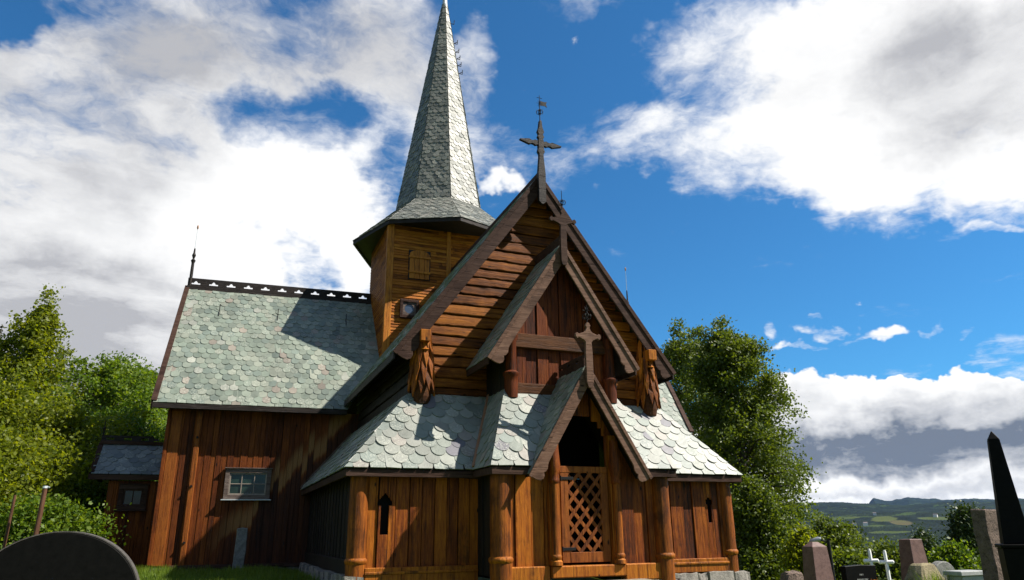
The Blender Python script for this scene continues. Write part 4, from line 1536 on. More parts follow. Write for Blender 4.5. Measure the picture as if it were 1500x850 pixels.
# ------------------------------------------------------------------ TREES
def tree(name, base, height, rad, label, group=None, leaf='green_leaf', bark='bark', seed=1, n_limb=46, per=5, leaves=110, size=0.15, crown0=0.12,
         shape='oval', trunk_r=0.16, spread=0.42, lean=(0, 0), droop=0.0, asym=0.25, sub=True):
    r = np.random.default_rng(seed)
    base = Vector(base)
    root = empty(name, base, label, 'tree', group)
    # trunk
    mb = MB()
    ks = 12
    path = []
    for k in range(ks + 1):
        t = k / ks
        path.append(np.array([lean[0] * t * height + 0.03 * height * math.sin(t * 5 + seed) * t, lean[1] * t * height + 0.02 * height * math.cos(t * 4 + seed * 2) * t, height * 0.97 * t - (0.3 if k == 0 else 0)]))
    path = np.array(path)
    mb.tube(path.tolist(), [max(trunk_r * (1 - 0.93 * k / ks), 0.012) for k in range(ks + 1)], 9)

    def tp(t):
        f = t * ks
        i = min(int(f), ks - 1)
        return path[i] * (1 - (f - i)) + path[i + 1] * (f - i)

    def prof(t):      # crown radius at relative height in crown 0..1
        if shape == 'oval':
            return math.sin(math.pi * min(1, (t * 0.92 + 0.06))) ** 0.6
        if shape == 'birch':
            return (1 - t) ** 0.7 * min(1, 0.45 + t * 3.0)
        if shape == 'column':
            return min(1, 0.62 + 0.9 * t) * (1 - max(0, (t - 0.5) / 0.5) ** 3.0 * 0.72)
        if shape == 'aspen':
            return (0.97 - 0.09 * math.sin(t * 9)) * (1 - max(0, (t - 0.45) / 0.55) ** 4.5 * 0.50) * (1.10 - 0.14 * t)
        if shape == 'bush':
            return math.sqrt(max(0.02, 1 - (t * 0.98) ** 2))
        return 1 - t
    ph = r.uniform(0, 6.28, 4)
    cl = []
    for k in range(n_limb):
        t = crown0 + (1 - crown0) * ((k + r.uniform(0, 1)) / n_limb)
        tc = (t - crown0) / (1 - crown0)
        a = k * 2.39996 + r.normal(0, 0.35)
        lobes = 1 + asym * (math.sin(2 * a + ph[0] + 4 * tc) * 0.5 + math.sin(3 * a + ph[1] - 6 * tc) * 0.5 + math.sin(11 * tc + ph[2]) * 0.4)
        L = rad * prof(tc) * lobes * r.uniform(0.72, 1.1)
        L = max(L, 0.25)
        o = tp(t * 0.93)
        up_ = r.uniform(0.25, 0.75) * (1 - 0.3 * tc) - droop * 0.3
        d = np.array([math.cos(a), math.sin(a), up_])
        tip = o + d * L
        tip[2] -= droop * L * 0.5
        mid = o * 0.45 + tip * 0.55 + np.array([0, 0, 0.10 * L])
        rr0 = max(trunk_r * (1 - 0.93 * t) * 0.55, 0.012)
        if sub:
            mb.tube([o.tolist(), mid.tolist(), tip.tolist()], [rr0, rr0 * 0.55, 0.006], 5, cap=False)
        for j in range(per):
            f = 0.30 + 0.75 * (j + r.uniform(0, 1)) / per
            p = (1 - f) ** 2 * o + 2 * f * (1 - f) * mid + f * f * tip if f <= 1 else tip + (tip - mid) * (f - 1)
            p = p + r.normal(0, 0.13 * L + 0.05, 3)
            cl.append((p, (0.30 + 0.24 * L / max(rad, 0.1)) * spread * (1.1 - 0.25 * f), f))
    # top tuft
    for j in range(4):
        cl.append((tp(0.96) + r.normal(0, 0.12, 3) + np.array([0, 0, 0.02 * height * j]), spread * 0.35, 1))
    mb_o = mb.build('trunk', bark, root, smooth=True)
    Ps = []
    for (p, sg, f) in cl:
        m_ = int(leaves * r.uniform(0.6, 1.3))
        Ps.append(p + r.normal(0, 1, (m_, 3)) * sg * np.array([1.05, 1.05, 0.8 + droop]))
    P = np.concatenate(Ps)
    n = len(P)
    nrm = unit(r.normal(0, 1, (n, 3)) + np.array([0, 0, 0.55]))
    t1 = unit(np.cross(nrm, r.normal(0, 1, (n, 3))))
    t2 = np.cross(nrm, t1)
    s = size * (0.5 + 0.95 * r.beta(1.6, 2.2, (n, 1)))
    if droop:
        t1 = unit(t1 + np.array([0, 0, -droop]))
    P[:, 2] = np.maximum(P[:, 2], 0.05)
    quads_mesh('crown', P.astype(np.float32), t1 * s * 0.55, t2 * s * 0.36, leaf, root)
    return root


def spruce(name, base, height, rad, label, group, seed=1, leaf='needle'):
    r = np.random.default_rng(seed)
    root = empty(name, base, label, 'tree', group)
    mb = MB()
    mb.tube([(0, 0, -0.4), (0, 0, height * 0.5), (0, 0, height * 0.99)], [0.017 * height, 0.010 * height, 0.01], 7)
    mb.build('trunk', 'bark', root)
    P, T, B = [], [], []
    nw = int(height * 2.6)
    for k in range(nw):
        t = 0.06 + 0.94 * k / nw
        L = rad * (1 - t) ** 0.85 + 0.08
        nb = max(4, int(9 * (1 - t) + 4))
        for j in range(nb):
            a = j * 6.283 / nb + k * 0.7 + r.normal(0, 0.2)
            Lb = L * r.uniform(0.65, 1.12)
            ns = max(3, int(Lb * 7))
            for s in range(ns):
                f = (s + r.uniform(0, 1)) / ns
                x = Lb * f
                z = height * t - 0.35 * x + 0.22 * x * f
                side = r.normal(0, 0.16 * (1 - 0.4 * f) * (0.4 + Lb * 0.5))
                d = np.array([math.cos(a), math.sin(a), 0])
                sd = np.array([-math.sin(a), math.cos(a), 0])
                p = d * x + sd * side + np.array([0, 0, z + r.normal(0, 0.05)])
                tl = unit(d * 0.7 + sd * r.normal(0, 0.6) + np.array([0, 0, -0.45 + r.normal(0, 0.25)]))
                P.append(p)
                T.append(tl * r.uniform(0.10, 0.24) * (0.6 + height / 22))
                B.append(np.cross(tl, r.normal(0, 1, 3)) * 0.075 * (0.6 + height / 22))
    quads_mesh('crown', np.array(P, np.float32), np.array(T), np.array(B), leaf, root)
    return root


def on_ground(u, v, dist):
    p = at(u, v, dist)
    return Vector((p.x, p.y, float(ground_z(p.x, p.y)))), p.z


# big trees behind the church on the right
b, zt_ = on_ground(1062, 462, 38)
tree('aspen_tree', b, zt_ - b.z - 0.1, 2.5, 'tall dark green leafy tree standing to the right of the church', None, 'dark_leaf', seed=11, n_limb=120, per=5, leaves=150, size=0.145,
     crown0=0.02, shape='aspen', trunk_r=0.24, spread=0.62, asym=0.16)
b, zt_ = on_ground(996, 476, 45)
tree('aspen_tree', b, zt_ - b.z, 3.1, 'dark leafy tree half hidden between the church gable and the tall tree', None, 'dark_leaf', seed=12, n_limb=84, per=5, leaves=140, size=0.155,
     crown0=0.10, shape='aspen', trunk_r=0.2, spread=0.66, asym=0.3)
b, zt_ = on_ground(1104, 705, 34)
tree('leafy_bush', b, zt_ - b.z, 1.15, 'leafy green bush at the foot of the tall tree beside the church', None, 'dark_leaf', seed=13, n_limb=44, per=5, leaves=120, size=0.14, crown0=0.02, shape='bush', trunk_r=0.08, spread=0.62)
# left birches
b, zt_ = on_ground(62, 424, 37)
tree('birch_tree', b, zt_ - b.z, 3.2, 'tallest birch on the left with a narrow leafy top against grey cloud', None, 'birch_leaf', 'birch_bark', seed=21, n_limb=96, per=5, leaves=78, size=0.15,
     crown0=0.04, shape='birch', trunk_r=0.17, spread=0.50, droop=0.25, asym=0.35, lean=(0.015, 0.0))
b, zt_ = on_ground(-22, 548, 33)
tree('birch_tree', b, zt_ - b.z, 2.8, 'birch at the far left picture edge with yellow-green leaves', None, 'birch_leaf', 'birch_bark', seed=22, n_limb=60, per=5, leaves=80, size=0.14,
     crown0=0.10, shape='oval', trunk_r=0.14, spread=0.50, droop=0.25, asym=0.3)
b, zt_ = on_ground(160, 524, 39)
tree('leafy_tree', b, zt_ - b.z, 2.9, 'round topped bright green tree rising behind the small annex roof', None, 'green_leaf', 'bark', seed=23, n_limb=84, per=5, leaves=85, size=0.15, crown0=0.04, shape='column', trunk_r=0.15, spread=0.52, asym=0.35)
b, zt_ = on_ground(222, 540, 46)
tree('leafy_tree', b, zt_ - b.z, 2.7, 'green tree peeping out just left of the slate roof end', None, 'green_leaf', 'bark', seed=24, n_limb=60, per=5, leaves=75, size=0.16, crown0=0.05, shape='column', trunk_r=0.15, spread=0.55, asym=0.45)
b, zt_ = on_ground(100, 600, 30)
tree('leafy_tree', b, zt_ - b.z, 2.6, 'lower yellow-green tree in front of the tallest birch', None, 'birch_leaf', 'bark', seed=25, n_limb=62, per=5, leaves=80, size=0.135, crown0=0.03, shape='column', trunk_r=0.1, spread=0.48, asym=0.4)
b, zt_ = on_ground(20, 640, 26)
tree('leafy_bush', b, zt_ - b.z, 1.9, 'bushy young birch low at the left picture edge', None, 'birch_leaf', 'bark', seed=26, n_limb=46, per=5, leaves=120, size=0.12, crown0=0.03, shape='column', trunk_r=0.06, spread=0.6, asym=0.4)
b, zt_ = on_ground(120, 722, 27)
tree('leafy_bush', b, zt_ - b.z, 1.1, 'fresh green bush beside the annex wall', None, 'green_leaf', 'bark', seed=27, n_limb=40, per=5, leaves=120, size=0.115, crown0=0.02, shape='bush', trunk_r=0.05, spread=0.55, asym=0.3)
b, zt_ = on_ground(72, 745, 24)
tree('leafy_bush', b, zt_ - b.z, 1.2, 'low green bush behind the two leaning wooden posts', None, 'green_leaf', 'bark', seed=28, n_limb=34, per=5, leaves=110, size=0.11, crown0=0.02, shape='bush', trunk_r=0.05, spread=0.5, asym=0.3)
b, zt_ = on_ground(190, 600, 33)
tree('leafy_tree', b, zt_ - b.z, 2.2, 'mid green tree directly behind the annex ridge', None, 'green_leaf', 'bark', seed=29, n_limb=52, per=5, leaves=120, size=0.14, crown0=0.03, shape='column', trunk_r=0.1, spread=0.66, asym=0.35)
# bare white birch trunk at the left edge
b, zt_ = on_ground(22, 560, 29)
tree('birch_tree', b, zt_ - b.z, 1.7, 'slender birch with a bare white trunk near the left edge', None, 'birch_leaf', 'birch_bark', seed=30, n_limb=34, per=4, leaves=90, size=0.13, crown0=0.5, shape='birch', trunk_r=0.15, spread=0.6, droop=0.2, lean=(0.02, 0))

# dark spruces on the slope behind
for k, (u, v, d) in enumerate(((4, 474, 92), (33, 482, 98), (92, 508, 100), (106, 526, 96), (121, 540, 104), (60, 520, 110), (138, 570, 108), (-25, 470, 100), (205, 585, 112), (78, 560, 92))):
    b, zt_ = on_ground(u, v, d)
    spruce('spruce_tree', b, max(zt_ - b.z, 5), 2.3, 'dark brownish spruce on the slope behind the left birches', 'spruces on the wooded slope', seed=40 + k)

# smaller trees on the right, beyond the graves
for (nm, u, v, d, rad, lab, leaf, sd, shp) in (
        ('leafy_tree', 1212, 762, 30, 0.75, 'green birch-like tree behind the reddish granite stone', 'dark_leaf', 51, 'oval'),
        ('leafy_tree', 1238, 772, 31, 0.70, 'right half of the tree pair behind the lamp post', 'dark_leaf', 52, 'oval'),
        ('leafy_bush', 1172, 778, 29, 0.55, 'small yellow-green bush left of the reddish granite stone', 'birch_leaf', 53, 'oval'),
        ('leafy_bush', 1282, 806, 27, 0.55, 'low bush behind the two white crosses', 'dark_leaf', 54, 'bush'),
        ('leafy_bush', 1305, 808, 26, 0.50, 'low bush between the right white cross and the brown tapered stone', 'dark_leaf', 55, 'bush'),
        ('leafy_bush', 1392, 803, 28, 0.70, 'leafy bush behind the mossy rock', 'green_leaf', 56, 'bush'),
        ('leafy_bush', 1500, 800, 27, 0.9, 'dark bush at the right picture edge behind the obelisk', 'dark_leaf', 58, 'bush'),
        ('leafy_bush', 1235, 815, 24, 0.6, 'low green bush between the lamp post and the black headstone', 'dark_leaf', 59, 'bush')):
    b, zt_ = on_ground(u, v, d)
    tree(nm, b, zt_ - b.z, rad, lab, None, leaf, seed=sd, n_limb=34, per=4, leaves=80, size=0.11, crown0=0.05, shape=shp, trunk_r=0.06, spread=0.42, asym=0.3)
for (u, v, d, rad, lab, sd) in ((1412, 745, 30, 1.05, 'dark green pointed tree left of the rough granite pillar', 61), (1350, 784, 34, 0.9, 'small dark tree right of the brown tapered stone', 62)):
    b, zt_ = on_ground(u, v, d)
    tree('leafy_tree', b, zt_ - b.z, rad, lab, None, 'needle_green', seed=sd, n_limb=56, per=4, leaves=110, size=0.10, crown0=0.03, shape='birch', trunk_r=0.07, spread=0.5, asym=0.3)

# ------------------------------------------------------------------ GRAVES
def put(o, u, v, dist, label, cat, group=None):
    """place a top-level object so that its origin stands on the ground under photo pixel u"""
    b, zt_ = on_ground(u, v, dist)
    o.location = b
    tag(o, label, cat, group)
    return zt_ - b.z


def taper(mb, w0, d0, w1, d1, z0, z1, jit=0.0, rows=1, mi=0):
    rnd = random.Random(int(z1 * 1000))
    ring = []
    for k in range(rows + 1):
        t = k / rows
        w, d, z = w0 + (w1 - w0) * t, d0 + (d1 - d0) * t, z0 + (z1 - z0) * t
        i = len(mb.v)
        for sx, sy in ((-1, -1), (0, -1), (1, -1), (1, 0), (1, 1), (0, 1), (-1, 1), (-1, 0)):
            mb.v.append((sx * w / 2 + rnd.uniform(-jit, jit), sy * d / 2 + rnd.uniform(-jit, jit), z + (rnd.uniform(-jit, jit) if 0 < k else 0)))
        ring.append(i)
    for a, b in zip(ring, ring[1:]):
        for s in range(8):
            s2 = (s + 1) % 8
            mb.f.append((a + s, a + s2, b + s2, b + s))
            mb.mi.append(mi)
    mb.f.append(tuple(ring[-1] + s for s in range(8)))
    mb.f.append(tuple(ring[0] + s for s in reversed(range(8))))
    mb.mi += [mi, mi]


# big black stone, bottom left
b, zt_ = on_ground(96, 780, 4.6)
H = zt_ - b.z
t = empty('gravestone', b, 'large black round-topped gravestone at the bottom left corner', 'gravestone')
hw, hb = 0.388, 0.345
out = [(-hw, 0.0), (hw, 0.0)]
for k in range(33):
    an = math.pi * k / 32
    out.append((hw * math.cos(an), H - hb + hb * math.sin(an)))
mb = MB()
mb.prism([(x, -0.075, z) for x, z in out], (0, 0.15, 0))
o = mb.build('slab', 'black_granite', t, bevel=0.006)
mb = MB()
for a, c in zip(out[2:], out[3:]):
    mb.prism([(a[0], -0.074, a[1]), (c[0], -0.074, c[1]), (c[0], 0.074, c[1]), (a[0], 0.074, a[1])], Vector((a[0] + c[0], 0, (a[1] + c[1]) - 2 * (H - hb))).normalized() * 0.006)
mb.build('rim', 'black_rim', t)
t.rotation_euler.z = R_(1)
mb = MB()
mb.box(-0.6, 0.6, -0.2, 0.2, -0.05, 0.12)
mb.build('plinth', 'grey_granite', t, bevel=0.012)

b, zt_ = on_ground(4, 816, 7.5)
H = zt_ - b.z
t = empty('gravestone', b, 'plain grey upright stone behind the black round-topped one at the left edge', 'gravestone')
mb = MB()
mb.prism([(-0.32, -0.06, 0), (0.20, -0.06, 0), (0.20, -0.06, H - 0.02), (0.08, -0.06, H), (-0.2, -0.06, H - 0.01), (-0.32, -0.06, H - 0.05)], (0, 0.14, 0))
mb.build('slab', 'grey_granite', t, bevel=0.012)
mb = MB()
mb.box(-0.4, 0.3, -0.14, 0.18, -0.05, 0.10)
mb.build('plinth', 'field_stone', t, bevel=0.012)

# stone post by the transept wall
mb = MB()
taper(mb, 0.30, 0.24, 0.27, 0.22, -0.1, 1.13, 0.016, 8)
o = mb.build('stone_post', 'grey_granite', None, bevel=0.015)
p = at(349, 838, 22.9)
o.location = (-6.45, 7.45, float(ground_z(-6.45, 7.45)))
tag(o, 'short rough grey stone post in the grass under the six-pane window', 'stone post')

# red granite pyramid stump on a plinth
t = empty('gravestone', (0, 0, 0), 'reddish granite stone with a blunt pointed top on a stepped plinth', 'gravestone')
H = put(t, 1192, 794, 14, t['label'], 'gravestone')
mb = MB()
taper(mb, 0.40, 0.30, 0.315, 0.24, H - 0.70, H - 0.075)
taper(mb, 0.315, 0.24, 0.12, 0.06, H - 0.075, H)
mb.build('shaft', 'red_granite', t, bevel=0.004)
mb = MB()
taper(mb, 0.60, 0.50, 0.52, 0.42, H - 0.82, H - 0.705)
taper(mb, 0.66, 0.55, 0.64, 0.53, -0.1, H - 0.825)
mb.build('plinth', 'grey_granite', t, bevel=0.01)
mb = MB()
taper(mb, 0.52, 0.34, 0.40, 0.24, -0.1, 0.0, 0.02)
o = mb.build('rock', 'rough_granite', None, bevel=0.02)
b, zt_ = on_ground(1158, 838, 15)
H = zt_ - b.z
o.location = b
taperm = MB()
taper(taperm, 0.55, 0.40, 0.36, 0.22, -0.1, H, 0.03, 5)
bpy.data.objects.remove(o)
o = taperm.build('gravestone', 'rough_granite', None, bevel=0.03)
o.location = b
tag(o, 'low dark rounded stone left of the reddish granite one', 'gravestone')

# black headstone with pale inscription
t = empty('gravestone', (0, 0, 0), 'wide black headstone with faint lettering behind the white crosses', 'gravestone')
H = put(t, 1257, 828, 15, t['label'], 'gravestone')
mb = MB()
mb.prism([(-0.36, -0.05, 0.1), (0.36, -0.05, 0.1), (0.36, -0.05, H - 0.01), (0.0, -0.05, H + 0.006), (-0.36, -0.05, H - 0.01)], (0, 0.12, 0))
mb.build('slab', 'black_granite', t, bevel=0.008)
mb = MB()
mb.box(-0.46, 0.46, -0.12, 0.14, -0.1, 0.098)
mb.build('plinth', 'rough_granite', t, bevel=0.01)
mb = MB()
rnd = random.Random(77)
for row, (zz, x0, x1) in enumerate(((0.17, -0.05, 0.03), (0.25, -0.12, 0.13), (0.32, -0.12, 0.10), (0.40, -0.10, 0.14))):
    x = x0
    while x < x1:
        w = rnd.uniform(0.012, 0.022)
        mb.box(x, x + w * 0.45, -0.0535, -0.0505, H - zz, H - zz + 0.028)
        mb.box(x + w * 0.45, x + w, -0.0535, -0.0505, H - zz + rnd.choice((0, 0.011, 0.02)), H - zz + rnd.choice((0.024, 0.028)))
        x += w + 0.008
mb.build('inscription', 'inscription', t)


# white crosses
def white_cross():
    t = empty('grave_cross', (0, 0, 0), 'x', 'grave cross')
    return t


for (u, v, d, lab, lean) in ((1274, 804, 16, 'left one of two slim white grave crosses, nearer the black headstone', 0.05), (1296, 806, 16.2, 'right one of two slim white grave crosses, nearer the brown tapered stone', 0.035)):
    t = white_cross()
    H = put(t, u, v, d, lab, 'grave cross', 'white grave crosses')
    mb = MB()
    mb.tube([(0, 0, -0.1), (0, 0, H - 0.04), (0, 0, H)], [0.034, 0.030, 0.018], 10)
    mb.build('upright', 'white_paint', t, smooth=True)
    mb = MB()
    mb.tube([(-0.135, 0, H - 0.215), (-0.12, 0, H - 0.215), (0, 0, H - 0.215), (0.12, 0, H - 0.215), (0.135, 0, H - 0.215)], [0.018, 0.036, 0.033, 0.036, 0.018], 10)
    mb.build('arm', 'white_paint', t, smooth=True)
    t.rotation_euler = (0, -lean * 0.3, R_(-38))

# brown tapered stone and mossy rock
t = empty('gravestone', (0, 0, 0), 'brown tapered granite pillar with a flat top right of the white crosses', 'gravestone')
H = put(t, 1333, 790, 15.5, t['label'], 'gravestone')
mb = MB()
taper(mb, 0.42, 0.34, 0.30, 0.24, 0.25, H, 0.004, 4)
mb.build('shaft', 'red_granite', t, bevel=0.008)
mb = MB()
taper(mb, 0.60, 0.50, 0.55, 0.46, -0.1, 0.248, 0.006)
mb.build('plinth', 'rough_granite', t, bevel=0.012)
b, zt_ = on_ground(1352, 826, 13.5)
H = zt_ - b.z
mb = MB()
taper(mb, 0.75, 0.5, 0.60, 0.38, -0.1, H * 0.6, 0.03, 3)
taper(mb, 0.62, 0.40, 0.30, 0.16, H * 0.6, H, 0.04, 2)
o = mb.build('rock', 'mossy_rock', None, bevel=0.03)
o.location = b
tag(o, 'pale mossy natural rock at the foot of the brown tapered pillar', 'rock')
# grey rounded stone
b, zt_ = on_ground(1377, 822, 14.5)
H = zt_ - b.z
mb = MB()
out = [(-0.27, -0.1), (0.27, -0.1)] + [(0.27 * math.cos(math.pi * k / 14), H - 0.27 + 0.27 * math.sin(math.pi * k / 14)) for k in range(15)]
mb.prism([(x, -0.07, z) for x, z in out], (0, 0.14, 0))
o = mb.build('gravestone', 'grey_granite', None, bevel=0.015)
o.location = b
tag(o, 'grey round-topped gravestone beside the mossy rock', 'gravestone')
# pale flat-topped stone
t = empty('gravestone', (0, 0, 0), 'low pale grey block with an overhanging flat top', 'gravestone')
H = put(t, 1413, 836, 13, t['label'], 'gravestone')
mb = MB()
mb.box(-0.23, 0.23, -0.12, 0.12, -0.1, H - 0.065)
mb.build('block', 'pale_slab', t, bevel=0.006)
mb = MB()
mb.box(-0.27, 0.27, -0.15, 0.15, H - 0.062, H)
mb.build('cap', 'pale_slab', t, bevel=0.008)
# rough pillar
b, zt_ = on_ground(1441, 746, 9.6)
H = zt_ - b.z
mb = MB()
taper(mb, 0.26, 0.19, 0.225, 0.16, -0.1, H, 0.008, 14)
o = mb.build('gravestone', 'rough_granite', None, bevel=0.012)
o.location = b
tag(o, 'tall rough-hewn granite pillar just left of the black obelisk', 'gravestone')
# black obelisk
t = empty('obelisk', (0, 0, 0), 'tall polished black obelisk on a black pedestal at the right edge', 'gravestone')
b, zt_ = on_ground(1452, 632, 8.6)
H = zt_ - b.z
H1 = at(1480, 797, 8.6).z - b.z
t.location = b
t.rotation_euler.z = R_(-47)
mb = MB()
taper(mb, 0.225, 0.225, 0.095, 0.095, H1 + 0.002, H - 0.08)
taper(mb, 0.095, 0.095, 0.008, 0.008, H - 0.08, H)
mb.build('shaft', 'black_granite', t, bevel=0.004)
mb = MB()
mb.box(-0.135, 0.25, -0.17, 0.21, 0.1, H1 - 0.034)
mb.box(-0.15, 0.265, -0.185, 0.225, H1 - 0.032, H1)
mb.build('pedestal', 'black_granite', t, bevel=0.006)
mb = MB()
mb.box(-0.27, 0.35, -0.28, 0.32, -0.1, 0.098)
mb.build('plinth', 'rough_granite', t, bevel=0.01)


# flowers and plants on the graves
def flower_clump(name, u, v, d, r, hgt, label, petal, seed, nfl=26):
    rr = np.random.default_rng(seed)
    b, zt_ = on_ground(u, v, d)
    root = empty(name, b, label, 'flowers')
    hgt = max(zt_ - b.z, 0.12)
    n = 420
    a = rr.uniform(0, 6.28, n)
    q_ = np.sqrt(rr.uniform(0, 1, n)) * r
    P = np.stack([np.cos(a) * q_, np.sin(a) * q_, rr.uniform(0.0, 0.8, n) * hgt], -1)
    t1 = unit(rr.normal(0, 1, (n, 3)) + np.array([0, 0, 0.8]))
    t2 = unit(np.cross(t1, rr.normal(0, 1, (n, 3))))
    quads_mesh('leaves', P.astype(np.float32), t1 * 0.05, t2 * 0.016, 'green_leaf', root)
    mb = MB()
    for k in range(nfl):
        an, q2 = rr.uniform(0, 6.28), math.sqrt(rr.uniform(0, 1)) * r
        c = np.array([math.cos(an) * q2, math.sin(an) * q2, hgt * (0.98 - 0.35 * (q2 / r) ** 2 - rr.uniform(0, 0.1))])
        fr = rr.uniform(0.016, 0.026)
        for j in range(6):
            aa = j * 1.047 + rr.uniform(0, 1)
            d1 = np.array([math.cos(aa), math.sin(aa), 0.25]) * fr
            d2 = np.array([-math.sin(aa), math.cos(aa), 0]) * fr * 0.5
            mb.prism([c, c + d1 * 0.6 + d2, c + d1, c + d1 * 0.6 - d2], (0, 0, 0.004))
    mb.build('blossoms', petal, root)
    return root


flower_clump('flower_plant', 1277, 843, 15.2, 0.17, 0.2, 'orange flowers in front of the black headstone below a white cross', 'flower_orange', 1, 60)
flower_clump('flower_plant', 1433, 844, 10.4, 0.09, 0.2, 'small white flowers between the pale block and the rough pillar', 'flower_white', 2, 24)
flower_clump('flower_plant', 1463, 848, 9.0, 0.07, 0.2, 'violet flowers at the foot of the rough pillar by the obelisk', 'flower_violet', 3, 22)
b, zt_ = on_ground(1371, 832, 12.8)
rr = np.random.default_rng(5)
n = 500
hgt = zt_ - b.z
P = np.stack([rr.normal(0, 0.10, n), rr.normal(0, 0.10, n), rr.uniform(0.1, 0.65, n) * hgt], -1)
T = np.stack([rr.normal(0, 0.09, n), rr.normal(0, 0.09, n), rr.uniform(0.2, 0.4, n) * hgt], -1)
B = unit(np.cross(T, rr.normal(0, 1, (n, 3)))) * 0.006
g = quads_mesh('ornamental_grass', P.astype(np.float32), T, B, 'grass_blade', tip=True)
g.location = b
tag(g, 'tuft of long grass in front of the grey round-topped gravestone', 'plant')

# lamp post
t = empty('lamp_post', (0, 0, 0), 'dark lamp post with a short arm among the graves on the right', 'lamp post')
H = put(t, 1213, 791, 21, t['label'], 'lamp post')
mb = MB()
mb.tube([(0, 0, -0.2), (0, 0, H)], [0.055, 0.042], 10)
mb.build('pole', 'iron', t, smooth=True)
rt = Vector((math.cos(R_(44)), -math.sin(R_(44)), 0))
mb = MB()
mb.tube([(0, 0, H - 0.08), tuple(rt * -0.12 + Vector((0, 0, H - 0.02))), tuple(rt * -0.24 + Vector((0, 0, H - 0.0)))], 0.022, 8)
mb.build('arm', 'iron', t)
mb = MB()
mb.tube([tuple(rt * -0.16 + Vector((0, 0, H + 0.03))), tuple(rt * -0.22 + Vector((0, 0, H + 0.02))), tuple(rt * -0.42 + Vector((0, 0, H - 0.05))), tuple(rt * -0.47 + Vector((0, 0, H - 0.07)))], [0.03, 0.065, 0.06, 0.02], 10)
mb.build('lamp_head', 'lamp_grey', t, smooth=True)

# leaning wooden posts at the left
for (u, v, d, r, lab, col) in ((66, 712, 19.5, 0.055, 'thicker weathered red-brown wooden post with a pale top left of the annex', 1), (22, 722, 20, 0.034, 'thinner brown wooden post nearer the left picture edge', 0)):
    b, zt_ = on_ground(u, v, d)
    t = empty('wooden_post', b, lab, 'post', 'wooden posts by the birches')
    mb = MB()
    H = zt_ - b.z
    mb.tube([(-0.02, 0, -0.2), (0.0, 0, H * 0.5), (0.01, 0, H - 0.05)], [r, r * 0.95, r * 0.9], 10)
    mb.build('shaft', 'pole_wood', t, smooth=True)
    if col:
        mb = MB()
        mb.tube([(0.01, 0, H - 0.049), (0.01, 0, H)], [r * 1.02, r * 0.85], 10)
        mb.tube([(0.01, -0.0, H - 0.02), (0.10, -0.02, H - 0.03)], 0.016, 6)
        mb.build('cap', 'lead', t)

# farmhouses far off
for k, (u, r_, w, lab, mt) in enumerate(((1168, 2560, 26, 'pink farm building among far trees left of the fields', 'house_pink'), (1252, 2330, 15, 'left one of two small white houses on the far hillside', 'house_white'),
                                        (1268, 2350, 17, 'right one of two small white houses on the far hillside', 'house_white'), (1373, 2680, 18, 'small white house on the far hill above the pale grey block', 'house_white'),
                                        (1284, 2800, 16, 'tiny white farmhouse at the top of the yellow field', 'house_white'))):
    a = R_(px_az(u))
    x, y = CAM.x + r_ * math.sin(a), CAM.y + r_ * math.cos(a)
    mb = MB()
    w *= 0.62
    hw, hd, hh_ = w / 2, 3.2, 3.6
    mb.box(-hw, hw, -hd, hd, -4, hh_, 0)
    mb.prism([(-hw - 0.5, -hd - 0.6, hh_ + 0.02), (-hw - 0.5, hd + 0.6, hh_ + 0.02), (-hw - 0.5, 0, hh_ + 2.8)], (w + 1, 0, 0), 1)
    o = mb.build('farmhouse', [mt, 'house_roof'])
    o.location = (x, y, float(ground_z(x, y)) + 6)
    o.rotation_euler.z = -a + 0.3 * (k % 3 - 1)
    tag(o, lab, 'house', 'far farmhouses')

# ------------------------------------------------------------------ SKY, SUN, AIR
SUN_PHI, SUN_EL = 63.0, 48.0
S = Vector((math.sin(R_(SUN_PHI)) * math.cos(R_(SUN_EL)), -math.cos(R_(SUN_PHI)) * math.cos(R_(SUN_EL)), math.sin(R_(SUN_EL))))
world = bpy.data.worlds.new('World')
SC.world = world
world.use_nodes = True
w = NT(world.node_tree)
sky = w.n('ShaderNodeTexSky', sky_type='NISHITA', sun_disc=False, sun_elevation=R_(SUN_EL), sun_rotation=R_(180 - SUN_PHI), altitude=400, air_density=1.0, dust_density=0.4, ozone_density=2.0)
dirv = w.vm('NORMALIZE', w.n('ShaderNodeTexCoord', out=0))
sepd = w.t.nodes.new('ShaderNodeSeparateXYZ')
w.t.links.new(dirv, sepd.inputs[0])
dz = sepd.outputs[2]
# cloud-deck coordinates: the view direction carried up to a flat layer
inv = w.m('DIVIDE', 1.0, w.m('ADD', w.m('MAXIMUM', dz, 0.0), 0.12))
pl = w.vm('MULTIPLY', dirv, w.n('ShaderNodeCombineXYZ', {0: inv, 1: inv, 2: inv}))
warp = w.noise(pl, 2.2, 5, 0.6, out=1)
plw = w.vm('ADD', pl, w.vm('MULTIPLY', w.vm('SUBTRACT', warp, (0.5, 0.5, 0.5)), (0.30, 0.30, 0.30)))
nA = w.noise(plw, 3.1, 9, 0.60)
nB = w.noise(plw, 10.0, 7, 0.66)
nC = w.noise(plw, 1.7, 6, 0.55)
nDir = w.noise(w.vm('MULTIPLY', dirv, (1, 1, 1.7)), 13.0, 7, 0.62)
dw = w.vm('ADD', w.vm('MULTIPLY', dirv, (1, 1, 3.6)), w.vm('MULTIPLY', w.vm('SUBTRACT', w.noise(dirv, 14.0, 4, 0.6, out=1), (0.5, 0.5, 0.5)), (0.12, 0.12, 0.12)))
nDir2 = w.noise(dw, 7.0, 7, 0.62)
nE = w.noise(w.vm('ADD', plw, (3.1, 1.7, 0.4)), 2.6, 7, 0.58)

dvw = w.vm('ADD', dirv, w.vm('MULTIPLY', w.vm('SUBTRACT', w.noise(dirv, 7.0, 5, 0.62, out=1), (0.5, 0.5, 0.5)), (0.17, 0.17, 0.13)))


